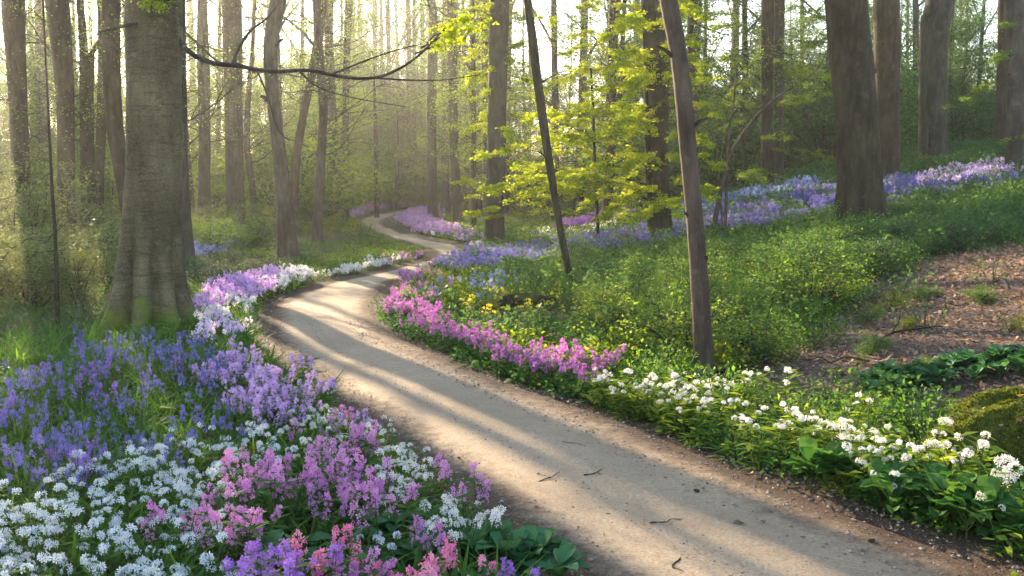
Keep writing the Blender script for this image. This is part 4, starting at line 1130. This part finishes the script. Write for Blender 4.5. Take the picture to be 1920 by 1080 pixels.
# ------------------------------------------------------------------ ground cover
def herb_temp(seed, n, L, W, lean, bend, r):
    V, Q, v = blades(np.random.default_rng(seed), n, L, W, lean, bend, r)
    return V, Q, np.zeros(len(Q), np.int32), v
def bushy_temp(seed, n, h, r, leaf, w=.55):
    rg = np.random.default_rng(seed); mb = MB()
    a = rg.random(n) * 6.283; rr = r * rg.random(n) ** .5; z = h * (rg.random(n) ** .6) * (1 - .5 * (rr / r) ** 2)
    P = np.stack([rr * np.cos(a), rr * np.sin(a), z], -1)
    D = np.stack([np.cos(a), np.sin(a), np.full(n, .25)], -1) + rg.normal(size=(n, 3)) * .6
    Nr = rg.normal(size=(n, 3)) * .5 + np.array([0, 0, 1.0])
    L = leaf * (.6 + .7 * rg.random(n))
    mb.quads(leaf_quads(P, D, Nr, L, L * w), 0, rg.random(n))
    for s in range(5):
        az = rg.random() * 6.28
        tube(mb, np.array([[0, 0, 0], [math.cos(az) * r * .3, math.sin(az) * r * .3, h * .5], [math.cos(az) * r * .6, math.sin(az) * r * .6, h * .85]]), [.004, .003, .002], 3, 0, .2)
    return mb.arrays()

def frustum(n_per, y0, y1, rg, side=.62, pad=.8):
    A = []
    ys = np.linspace(y0, y1, 9)
    for a, b in zip(ys[:-1], ys[1:]):
        w = side * b + pad
        n = int((b - a) * 2 * w * n_per)
        A.append(np.stack([rg.uniform(-w, w, n), rg.uniform(a, b, n)], -1))
    return np.concatenate(A)

def cover(name, T, P, mat, label, rg, smin=.7, smax=1.25, grow=None):
    o = merge_scatter(name, T, P, terrain(P[:, 0], P[:, 1]) - .015, [M[mat]], rg, smin, smax, .15, grow=grow)
    if o: tag(o, label, "ground cover", kind="stuff")

rg = np.random.default_rng(123)
STRAP = [herb_temp(300 + i, 14, .28, .016, .45, .7, .05) for i in range(5)]
LANCE = [herb_temp(310 + i, 13, .20, .036, .75, .8, .04) for i in range(5)]
FLUFF = [bushy_temp(320 + i, 60, .36, .20, .05) for i in range(5)]
FLUFF2 = [bushy_temp(330 + i, 46, .24, .22, .055) for i in range(5)]
TINY = [bushy_temp(340 + i, 16, .10, .12, .04) for i in range(4)]
TUFT = [bushy_temp(350 + i, 30, .30, .35, .12) for i in range(4)]

def left_of_path(P):
    yy = np.interp(P[:, 1], PC[:110, 1][::1], PC[:110, 0]) if False else None
    i = np.argmin(np.abs(P[:, 1][:, None] - PC[None, :150, 1]), 1)
    return P[:, 0] < PC[i, 0]

# near left bed: strap and lance leaves
P = frustum(46, 3.6, 14, rg); pd = path_dist(P[:, 0], P[:, 1]); lf = left_of_path(P)
near_left = P[(pd > .22) & lf]
cover("bluebell_leaves", STRAP, near_left[::2], 'leaf_herb', "strap-shaped green leaves under the left flower beds", rg)
cover("bed_leaves", LANCE, near_left[1::2], 'leaf_lush', "lance-shaped leaves filling the left flower beds", rg)
# right border foliage hugging the path
bd = sample(wpoly([(700, 560), (690, 600), (720, 650), (830, 700), (960, 752), (1150, 810), (1350, 880), (1560, 940), (1800, 1010), (1990, 1100), (2200, 1000), (1990, 930), (1800, 860), (1640, 810), (1430, 765), (1150, 690), (1000, 660), (850, 600), (740, 560)], .1), 62, rg, 0, .12)
cover("border_leaves", LANCE, bd[::3], 'leaf_lush', "lush lance-shaped leaves along the right border of the path", rg, .8, 1.35)
cover("border_herbs", FLUFF2, bd[1::3], 'leaf_lush', "leafy green herbs along the right border of the path", rg, .6, 1.0)
gold = bd[2::3]
cover("border_sunlit_herbs", FLUFF2, gold[gold[:, 1] < 9.5], 'leaf_lime', "green herbs coloured yellow as if sunlit among the white flowers of the right border", rg, .6, 1.0)  # sunlight on green border herbs, put into the lime leaf colour
# bank on the right
LOGP = g1(985, 592)
P = frustum(17, 6, 36, rg); pd = path_dist(P[:, 0], P[:, 1]); lf = left_of_path(P)
P = P[(pd > .5) & ~lf & (np.hypot((P[:, 0] - LOGP[0]) * .8, P[:, 1] - LOGP[1] + .8) > 1.15)]; lit = smooth_in(LITTER, P[:, 0], P[:, 1]); P = P[rg.random(len(P)) > lit * .97]
q = -.10 * (P[:, 0] - 3.0) + np.sin(P[:, 0] * .8 + P[:, 1] * .35) * np.sin(P[:, 1] * .6 - P[:, 0] * .3) + .5 * rg.normal(size=len(P))  # more dark leaves towards the right, shade put into the herb colour
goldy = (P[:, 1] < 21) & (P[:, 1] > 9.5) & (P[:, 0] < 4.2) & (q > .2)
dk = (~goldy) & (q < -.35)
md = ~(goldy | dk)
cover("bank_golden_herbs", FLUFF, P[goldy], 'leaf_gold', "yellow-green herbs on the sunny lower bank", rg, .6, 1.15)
cover("bank_dark_herbs", FLUFF, P[dk], 'leaf_dark', "dark green herbs standing in for shade on the bank", rg, .7, 1.6)
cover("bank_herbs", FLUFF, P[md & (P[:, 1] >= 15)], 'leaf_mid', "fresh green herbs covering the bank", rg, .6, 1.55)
FINE = [bushy_temp(370 + i, 130, .34, .22, .030, .6) for i in range(5)]
cover("near_bank_herbs", FINE, P[md & (P[:, 1] < 15)], 'leaf_herb', "fine-leaved green herbs on the near part of the bank", rg, .6, 1.5)
# left middle ground
P = frustum(15, 12, 40, rg); pd = path_dist(P[:, 0], P[:, 1]); lf = left_of_path(P)
P = P[(pd > np.where(P[:, 1] > 20, .42, .25)) & lf]; q = rg.random(len(P)) + .4 * np.sin(P[:, 0] * .9 + 1) * np.sin(P[:, 1] * .5)
cover("left_herbs", FLUFF2, P[q > .62], 'leaf_herb', "green herbs under the trees on the left", rg, .7, 1.3)
cover("left_grey_herbs", FLUFF, P[(q <= .62) & (P[:, 0] < -5)], 'leaf_grey', "grey-green undergrowth round the beech", rg, .6, 1.2)
cover("left_golden_herbs", FLUFF2, P[(q <= .62) & (P[:, 0] >= -5)], 'leaf_lime', "yellow-green herbs left of the path", rg, .6, 1.1)
# far floor of the wood
P = frustum(3.2, 34, 105, rg); pd = path_dist(P[:, 0], P[:, 1])
P = P[pd > .6]; q = rg.random(len(P))
cover("far_green_cover", TUFT, P[q > .45], 'leaf_mid', "green undergrowth across the floor of the far wood", rg, .6, 1.3)
cover("far_lime_cover", TUFT, P[q <= .45], 'leaf_lime', "yellow-green undergrowth across the floor of the far wood", rg, .5, 1.1)
# small verge plants
P = sample(np.array([(-4, 3.5), (4, 3.5), (4, 16), (-6, 16)]), 26, rg, .5, .08); pd = path_dist(P[:, 0], P[:, 1])
cover("verge_seedlings", TINY, P[(pd < .5)], 'leaf_herb', "tiny green seedlings along the path's soil verge", rg, .4, 1.0)

# dead leaves
def litter(name, P, Z, mat, label, rg, size=.055):
    N = len(P); c = np.column_stack([P, Z])
    D = rand_dirs(N, rg, .35); Nr = rg.normal(size=(N, 3)) * .45 + np.array([0, 0, 1.0])
    L = size * (.5 + .9 * rg.random(N))
    mb = MB(); mb.quads(leaf_quads(c, D, Nr, L, L * .6, -.16), 0, rg.random(N))
    tag(mb.build(name, [M[mat]]), label, "leaf litter", kind="stuff")
P = sample(LITTER, 620, rg, .25, .1)
litter("leaf_litter", P, terrain(P[:, 0], P[:, 1]) + .004 + .03 * rg.random(len(P)), 'dead_leaf', "brown fallen leaves covering the slope at the right", rg)
P = sample(np.array([(-6, 3.4), (5, 3.4), (5, 17), (-6, 17)]), 170, rg, .3, -.16); pd = path_dist(P[:, 0], P[:, 1])
P = P[(pd < .45) & (rg.random(len(P)) < np.clip((pd + .22) / .3, 0, 1))]
litter("verge_leaf_litter", P, terrain(P[:, 0], P[:, 1]) + .012 + .012 * rg.random(len(P)), 'dead_leaf', "crumbled brown leaves along both soil edges of the path", rg, .034)
P = sample(wpoly([(1465, 510), (1470, 492), (1500, 486), (1508, 500), (1490, 512)]), 900, rg, 0)
litter("red_leaf_litter", P, terrain(P[:, 0], P[:, 1]) + .05 + .25 * rg.random(len(P)) ** 2, 'red_leaf', "patch of rust-red leaves in the green bank", rg, .06)

P = sample(np.array([(-6, 3.4), (5, 3.4), (5, 20), (-8, 20)]), 26, rg, .6, None); pd = path_dist(P[:, 0], P[:, 1]); P = P[pd < -.1]
litter("path_leaf_crumbs", P, terrain(P[:, 0], P[:, 1]) + .028 + .004 * rg.random(len(P)), 'dead_leaf', "small leaf crumbs scattered thinly over the path", rg, .022)
# grit on the path
def grit():
    rg = np.random.default_rng(8)
    P = sample(np.array([(-3.5, 3.3), (4, 3.3), (4, 14), (-4.5, 14)]), 800, rg, .2, None); pd = path_dist(P[:, 0], P[:, 1])
    P = P[pd < .08]; N = len(P)
    s = .003 + .012 * rg.random(N) ** 5
    oc = np.array([[1, 0, 0], [0, 1, 0], [-1, 0, 0], [0, -1, 0], [0, 0, .75], [0, 0, -.4]])
    qd = np.array([[0, 1, 4, 4], [1, 2, 4, 4], [2, 3, 4, 4], [3, 0, 4, 4]])
    V = oc[None] * s[:, None, None] * (.7 + .6 * rg.random((N, 6, 1)))
    a = rg.random(N) * 6.28; c, d = np.cos(a)[:, None], np.sin(a)[:, None]
    V = np.stack([V[..., 0] * c - V[..., 1] * d, V[..., 0] * d + V[..., 1] * c, V[..., 2]], -1)
    Z = terrain(P[:, 0], P[:, 1]) + .022
    V += np.column_stack([P, Z])[:, None]
    Q = (qd[None] + (np.arange(N) * 6)[:, None, None]).reshape(-1, 4)
    Vf = V.reshape(-1, 3)
    me = bpy.data.meshes.new("path_grit")
    me.from_pydata(Vf.tolist(), [], [tuple(dict.fromkeys(f)) for f in Q.tolist()])
    at = me.attributes.new("v", 'FLOAT', 'POINT'); at.data.foreach_set("value", np.repeat(rg.random(N), 6).astype(np.float32))
    m, nt, out = new_mat("grit"); bsdf(nt, out, ramp(nt, attr(nt, "v"), [(0, (.12, .09, .065)), (.7, (.25, .19, .14)), (1, (.36, .29, .22))]), .9, .15)
    me.materials.append(m)
    tag(link("path_grit", me), "loose grit scattered over the path", "gravel", kind="stuff")
grit()

# ------------------------------------------------------------------ single things
M['dry_twig'] = bark_mat("dry_twig", (.03, .022, .016), (.08, .06, .045))
def twig(paths, label):
    """paths: list of image polylines lying on the path; first one is the main stick"""
    a = paths[0]; o3 = g1(*a[len(a) // 2]); o3[2] = terrain(o3[0], o3[1])
    mb = MB()
    for i, pl in enumerate(paths):
        W = ground_at([p[0] for p in pl], [p[1] for p in pl])
        W[:, 2] = [path_z(x, y) + .004 for x, y in W[:, :2]]
        W = catmull(W, 4); k = len(W)
        W[:, :2] += np.random.default_rng(len(label) + i).normal(size=(k, 2)) * .004
        W[:, 2] += .006 * np.sin(np.linspace(0, 3, k))
        tube(mb, W - o3, np.linspace(.0042, .0015, k) * (1 + .35 * np.sin(np.arange(k) * 2.1)) * (1 if i == 0 else .6), 6)
    tag(mb.build("twig", [M['dry_twig']], None, o3), label, "twig")
twig([[(1040, 834), (1060, 838), (1080, 840), (1099, 844)]], "thick straight twig lying in the sunlight in the middle of the path")
twig([[(1095, 899), (1115, 897), (1128, 890), (1136, 886)], [(1120, 895), (1124, 899), (1130, 900)]], "forked dark twig lying where light meets shade on the path")
twig([[(1010, 912), (1030, 905), (1045, 898), (1048, 893)], [(1005, 896), (1020, 902), (1032, 903)]], "branched thin twig in the shade left of the forked one")
twig([[(1220, 990), (1245, 990), (1260, 985), (1282, 983)]], "slender twig in the shade on the near part of the path")
twig([[(1275, 1058), (1260, 1075), (1285, 1085)]], "crooked twig at the very bottom edge of the photo")

def fallen_leaf(px, py, size, label, rz):
    p = g1(px, py); p[2] = path_z(p[0], p[1]) + .004
    mb = MB(); n = 9
    t = np.linspace(0, 1, n); w = np.sin(t * math.pi) ** .7 * .28 + .01
    z = .10 * np.sin(t * 5) + .10 * t
    V = np.concatenate([np.stack([t - .5, -w, z + .18 * w], -1), np.stack([t - .5, 0 * t, z], -1), np.stack([t - .5, w, z + .3 * w], -1)]) * size
    i = np.arange(n - 1); Q = np.concatenate([np.stack([i, i + 1, i + n + 1, i + n], -1), np.stack([i + n, i + n + 1, i + 2 * n + 1, i + 2 * n], -1)])
    mb.add(V, Q, 0, .25)
    o = mb.build("fallen_leaf", [M['dead_leaf']], None, p); o.rotation_euler.z = rz
    tag(o, label, "leaf")
fallen_leaf(1386, 992, .08, "curled brown leaf lying on the near right part of the path", .3)
fallen_leaf(1430, 988, .06, "small upright dead leaf right of the curled brown leaf", 1.5)
fallen_leaf(1607, 955, .06, "broad tan leaf on the soil verge under the border plants", .8)

def pebble(px, py, s, label, seed):
    rg = np.random.default_rng(seed); p = g1(px, py); p[2] = path_z(p[0], p[1])
    k, m = 8, 12
    th = np.linspace(0, math.pi, k); a = np.arange(m) * 2 * math.pi / m
    ph = rg.random(3) * 6
    r = s * (1 + .18 * np.sin(2 * a + ph[0])[None] * np.sin(th)[:, None] + .1 * np.sin(3 * a + ph[1])[None] * np.sin(2 * th)[:, None])
    V = np.stack([r * np.sin(th)[:, None] * np.cos(a), .8 * r * np.sin(th)[:, None] * np.sin(a), .6 * r * np.cos(th)[:, None] + .3 * s], -1).reshape(-1, 3)
    i = np.arange(k - 1)[:, None] * m; j = np.arange(m)[None]; j2 = (j + 1) % m
    mb = MB(); mb.add(V, np.stack([i + j, i + m + j, i + m + j2, i + j2], -1).reshape(-1, 4))
    tag(mb.build("pebble", [M['dry_twig']], None, p), label, "pebble")
pebble(1306, 929, .018, "small dark pebble in the sunlit strip near the right verge", 1)
pebble(1634, 1024, .016, "small dark pebble near the path's lower right corner", 2)

def dead_branch(px, py, L, ang, r, label, seed):
    rg = np.random.default_rng(seed); c = g1(px, py); c[2] = terrain(c[0], c[1])
    d = np.array([math.cos(ang), math.sin(ang), 0]); mb = MB()
    P = np.array([d * L * (t - .5) + np.array([0, 0, .03]) + rg.normal(size=3) * .03 * L for t in np.linspace(0, 1, 7)])
    P[:, 2] = terrain(P[:, 0] + c[0], P[:, 1] + c[1]) - c[2] + .02 + .10 * rg.random(7)
    C = catmull(P, 4); tube(mb, C, np.linspace(r, r * .35, len(C)), 7)
    for k in (8, 14, 19):
        q = C[k]; e = wander(q, d + rg.normal(size=3) * np.array([.8, .8, .25]), L * .3, 4, rg, .06, .2)
        tube(mb, e, np.linspace(r * .5, r * .12, 5), 5)
    tag(mb.build("dead_branch", [M['dry_twig']], None, c), label, "branch")
dead_branch(1700, 640, 1.0, .4, .016, "grey dead branch lying across the leaf litter above the broad-leaved row", 1)
dead_branch(1560, 690, .7, 2.4, .011, "thin dead branch at the lower left corner of the leaf litter slope", 2)
dead_branch(1830, 560, .9, 1.2, .013, "dead branch lying high on the leaf-strewn slope near the photo's right edge", 3)
dead_branch(1500, 770, .6, .2, .012, "small dead branch on bare soil behind the white border", 4)
dead_branch(60, 640, 1.3, .3, .016, "long dead branch in the grass at the foot of the thin bare sapling", 5)
for i in range(22):
    t = rnd.random(); px = rnd.uniform(1560, 1900); py = rnd.uniform(545, 730)
    p = g1(px, py)
    if inside(LITTER, p[None, 0], p[None, 1])[0]:
        bush(['bank0', 'bank1', 'gold0'][i % 3], p[0], p[1], rnd.uniform(.12, .3), "tiny green seedling bush sprouting through the leaf litter on the slope", "seedlings in the leaf litter", name="seedling", cat="seedling")

# fallen log
def log():
    p0 = at_depth(932, 585, 0 + g1(985, 590)[1]); p1 = at_depth(1042, 577, g1(985, 590)[1] + .15)
    A = g1(985, 592); A[2] = terrain(A[0], A[1])
    pts = catmull(np.array([p0 + [0, 0, .12], p0 * .6 + p1 * .4 + [0, 0, .17], p0 * .3 + p1 * .7 + [0, 0, .16], p1 + [0, 0, .13]]), 6) - A
    k = len(pts); R = np.interp(np.linspace(0, 1, k), [0, .1, .6, .7, 1], [.07, .095, .085, .05, .025])
    R[0] *= .6
    root = empty("fallen_log", A, "dark broken log lying among yellow flowers on the bank", "log")
    mb = MB(); tube(mb, pts, R, 14); tube(mb, pts[:2] * [1, 1, 1], [.001, R[0]], 14)
    mb.build("stem", [M['bark_dark']], root)
    for a, b, r in (((.58, .02, .02), (.72, .1, -.12), .02), ((.35, -.02, 0), (.62, -.1, -.1), .03)):
        q = pts[0] + (pts[-1] - pts[0]) * a[0] + np.array([0, a[1], a[2]]); e = pts[0] + (pts[-1] - pts[0]) * b[0] + np.array([0, b[1], b[2]])
        m2 = MB(); tube(m2, np.array([q, (q + e) / 2 + [0, 0, .02], e]), [r, r * .8, r * .4], 7); m2.build("branch_stub", [M['bark_dark']], root)
log()

# mossy mound at the right edge
def mound():
    c = g1(1950, 868); c[2] = terrain(c[0], c[1])
    k, m = 26, 48; rg = np.random.default_rng(4)
    th = np.linspace(0.0, math.pi * .62, k); a = np.arange(m) * 2 * math.pi / m
    nz = .08 * np.sin(3 * a + 1)[None] * np.sin(th * 2)[:, None] + .05 * np.sin(5 * a[None] + 4 * th[:, None]) + .03 * np.sin(9 * a[None] - 6 * th[:, None])
    r = 1 + nz + .10 * np.sin(2 * a + 1.5)[None] * np.sin(th)[:, None] + .04 * np.sin(13 * a[None] + 9 * th[:, None])
    S = np.array([.62, .50, .42])
    V = np.stack([r * np.sin(th)[:, None] * np.cos(a), r * np.sin(th)[:, None] * np.sin(a), r * np.cos(th)[:, None] * np.ones(m)], -1) * S
    i = np.arange(k - 1)[:, None] * m; j = np.arange(m)[None]; j2 = (j + 1) % m
    mb = MB(); mb.add(V.reshape(-1, 3), np.stack([i + j, i + m + j, i + m + j2, i + j2], -1).reshape(-1, 4), 0)
    N = 26000; q = rg.integers(2, k - 1, N); w = rg.integers(0, m, N)
    f = rg.random((N, 1)); g = rg.random((N, 1))
    P = (V[q, w] * (1 - f) + V[q - 1, w] * f) * (1 - g) + (V[q, (w + 1) % m] * (1 - f) + V[q - 1, (w + 1) % m] * f) * g
    keep = np.sin(P[:, 0] * 17 + 2 * np.sin(P[:, 2] * 13)) + np.sin(P[:, 1] * 19 + P[:, 2] * 11) > -1.0 + 1.1 * rg.random(N) - .9 * (P[:, 2] > .25)
    P = P[keep]; N = len(P)
    Nn = unit(P / S ** 2)
    D = Nn + rg.normal(size=(N, 3)) * .7
    mb.quads(leaf_quads(P - Nn * .004, D, rand_dirs(N, rg), .022 * (.5 + rg.random(N)), .011, .05), 1, rg.random(N))
    m_, nt, out = new_mat("moss"); n2 = noise(nt, coords(nt, "Object"), 14, 5, .7)
    bsdf(nt, out, ramp(nt, n2, [(.3, (.022, .020, .008)), (.5, (.05, .058, .010)), (.75, (.10, .11, .012))]), .95, .05, n2, .8, .03)
    q = rg.integers(2, 13, 60); w = rg.integers(0, m, 60)
    L = .05 * (.5 + rg.random(60)); mb.quads(leaf_quads(V[q, w] * 1.02, rand_dirs(60, rg, .4), unit(V[q, w] / S ** 2) + rg.normal(size=(60, 3)) * .3, L, L * .6, -.15), 2, rg.random(60))
    o = mb.build("mossy_mound", [m_, M['leaf_moss'], M['dead_leaf']], None, c)
    tag(o, "moss-covered rounded mound at the photo's right edge above the border", "mound")
mound()

# broad-leaved plants
def broad_plant(seed, n, L, W, lean):
    """foliage of large ribbed leaves: each a grid of quads folded along the midrib"""
    rg = np.random.default_rng(seed); mb = MB(); k = 6
    for i in range(n):
        az = i * 2.4 + rg.normal() * .3; ln = L * rg.uniform(.7, 1.15); w = W * ln / L
        e = lean * rg.uniform(.6, 1.3); t = np.linspace(0, 1, k)
        up = np.sin(e) * t * ln * 1.1 - .55 * ln * t ** 2.2; outw = np.cos(e) * t * ln + .02
        wd = w * np.sin(np.clip(t * .96 + .03, 0, 1) * math.pi) ** .75
        ox, oy = math.cos(az), math.sin(az); h = .05 + .10 * rg.random()
        base = np.array([0, 0, h])
        c = np.stack([ox * outw, oy * outw, up], -1) + base
        s = np.array([-oy, ox, 0])
        V = np.concatenate([c - s * wd[:, None] * .5 + [0, 0, .02], c, c + s * wd[:, None] * .5 + [0, 0, .02]])
        V[:, 2] += np.tile(np.sin(t * 14) * .004, 3)
        j = np.arange(k - 1); Q = np.concatenate([np.stack([j, j + 1, j + k + 1, j + k], -1), np.stack([j + k, j + k + 1, j + 2 * k + 1, j + 2 * k], -1)])
        mb.add(V, Q, 0, rg.random())
        tube(mb, np.array([[0, 0, -.02], base * .6, c[1]]), [.006, .005, .003], 4, 1)
    return mb.mesh("broad_leaved_plant", [M['leaf_broad'] if L > .22 else M['leaf_lush'], M['stem']])
BP = [broad_plant(400 + i, 11, .25, .13, .95) for i in range(4)]
BPL = [broad_plant(410 + i, 11, .20, .085, .95) for i in range(4)]
def broad(px, py, sc, lab, group, lst):
    p = g1(px, py); o = link("broad_leaved_plant", lst[rnd.randrange(4)], None, (p[0], p[1], terrain(p[0], p[1])))
    o.rotation_euler.z = rnd.random() * 6.28; o.scale = (sc,) * 3; tag(o, lab, "plant", group)
for i in range(60):
    t = i / 59; px = 1625 + 380 * t + rnd.uniform(-12, 12); py = 742 - 62 * t + rnd.uniform(-16, 16)
    broad(px, py, rnd.uniform(.5, .8), "broad-leaved blue-green plant in the row across the leaf-strewn slope", "broad-leaved plants on the slope", BP)
for i in range(9):
    px = 870 + 22 * i + rnd.uniform(-8, 8); py = 1060 + 14 * math.sin(i * 1.7) + 4 * i
    broad(px, py, rnd.uniform(.6, .85), "dark glossy-leaved plant at the pointed tip of the left bed by the path", "glossy-leaved plants at the bed's tip", BP)
for i in range(7):
    px = 500 + 50 * i; py = 1055 + rnd.uniform(-30, 60)
    broad(px, py, rnd.uniform(.6, .9), "broad-leaved green plant under the phlox of the near left bed", "broad-leaved plants under the phlox", BP)
for i in range(26):
    t = i / 25; px = 1530 + 420 * t + rnd.uniform(-15, 15); py = 925 + 110 * t + rnd.uniform(-22, 12)
    broad(px, py, rnd.uniform(.8, 1.25), "leafy deep-green plant at the path-side edge of the right border", "leafy plants edging the right border", BPL)

# the single tall white head by the mound, and the white spray beside it
fo, bl = flower_plant(900, 'ball', 1, .27, .03, .024, 26, .012, 5, .05, .2, 2, 4, .2)
p = g1(1828, 880); o = link("tall_white_allium", fo.mesh("tall_white_allium", [M['leaf_herb'], M['stem']]), None, (p[0], p[1], terrain(p[0], p[1])))
link("blossom", bl.mesh("blossom", [M['petal_cream']]), o); tag(o, "single tall white ball flower on a bare stalk before the mossy mound", "flower plant")
fo, bl = flower_plant(901, 'dome', 4, .16, .10, .035, 22, .013, 5, .07, .3, 6, 6, .2)
p = g1(1880, 880); o = link("white_phlox_plant", fo.mesh("white_phlox_plant", [M['leaf_lush'], M['stem']]), None, (p[0], p[1], terrain(p[0], p[1])))
link("blossom", bl.mesh("blossom", [M['petal_white']]), o); tag(o, "low white phlox plant right at the foot of the mossy mound", "flower plant")
fo, bl = flower_plant(902, 'dome', 3, .3, .09, .045, 30, .018, 5, .09, .3, 8, 6, .2)
p = g1(1885, 985); o = link("blush_phlox_plant", fo.mesh("blush_phlox_plant", [M['leaf_lush'], M['stem']]), None, (p[0], p[1], terrain(p[0], p[1])))
link("blossom", bl.mesh("blossom", [M['petal_cream']]), o); tag(o, "blush-white flower plant at the right edge of the border, nearest the photo's corner", "flower plant")

# ------------------------------------------------------------------ haze
def haze():
    x, y0, y1, z0, z1 = 330, -30, 345, -2.5, 34
    V = [(sx * x, yy, zz) for zz in (z0, z1) for yy in (y0, y1) for sx in (-1, 1)]
    Fc = [(0, 2, 3, 1), (4, 5, 7, 6), (0, 1, 5, 4), (2, 6, 7, 3), (0, 4, 6, 2), (1, 3, 7, 5)]
    me = bpy.data.meshes.new("haze"); me.from_pydata(V, [], Fc); me.update()
    m = bpy.data.materials.new("haze"); m.use_nodes = True; nt = m.node_tree; nt.nodes.clear()
    out = nt.nodes.new("ShaderNodeOutputMaterial"); v = nt.nodes.new("ShaderNodeVolumePrincipled")
    v.inputs["Color"].default_value = (1.0, .97, .9, 1); v.inputs["Density"].default_value = .0008; v.inputs["Anisotropy"].default_value = .68
    nt.links.new(v.outputs[0], out.inputs["Volume"])
    me.materials.append(m)
    tag(link("haze", me), "thin morning haze filling the wood", "haze", kind="stuff")
haze()
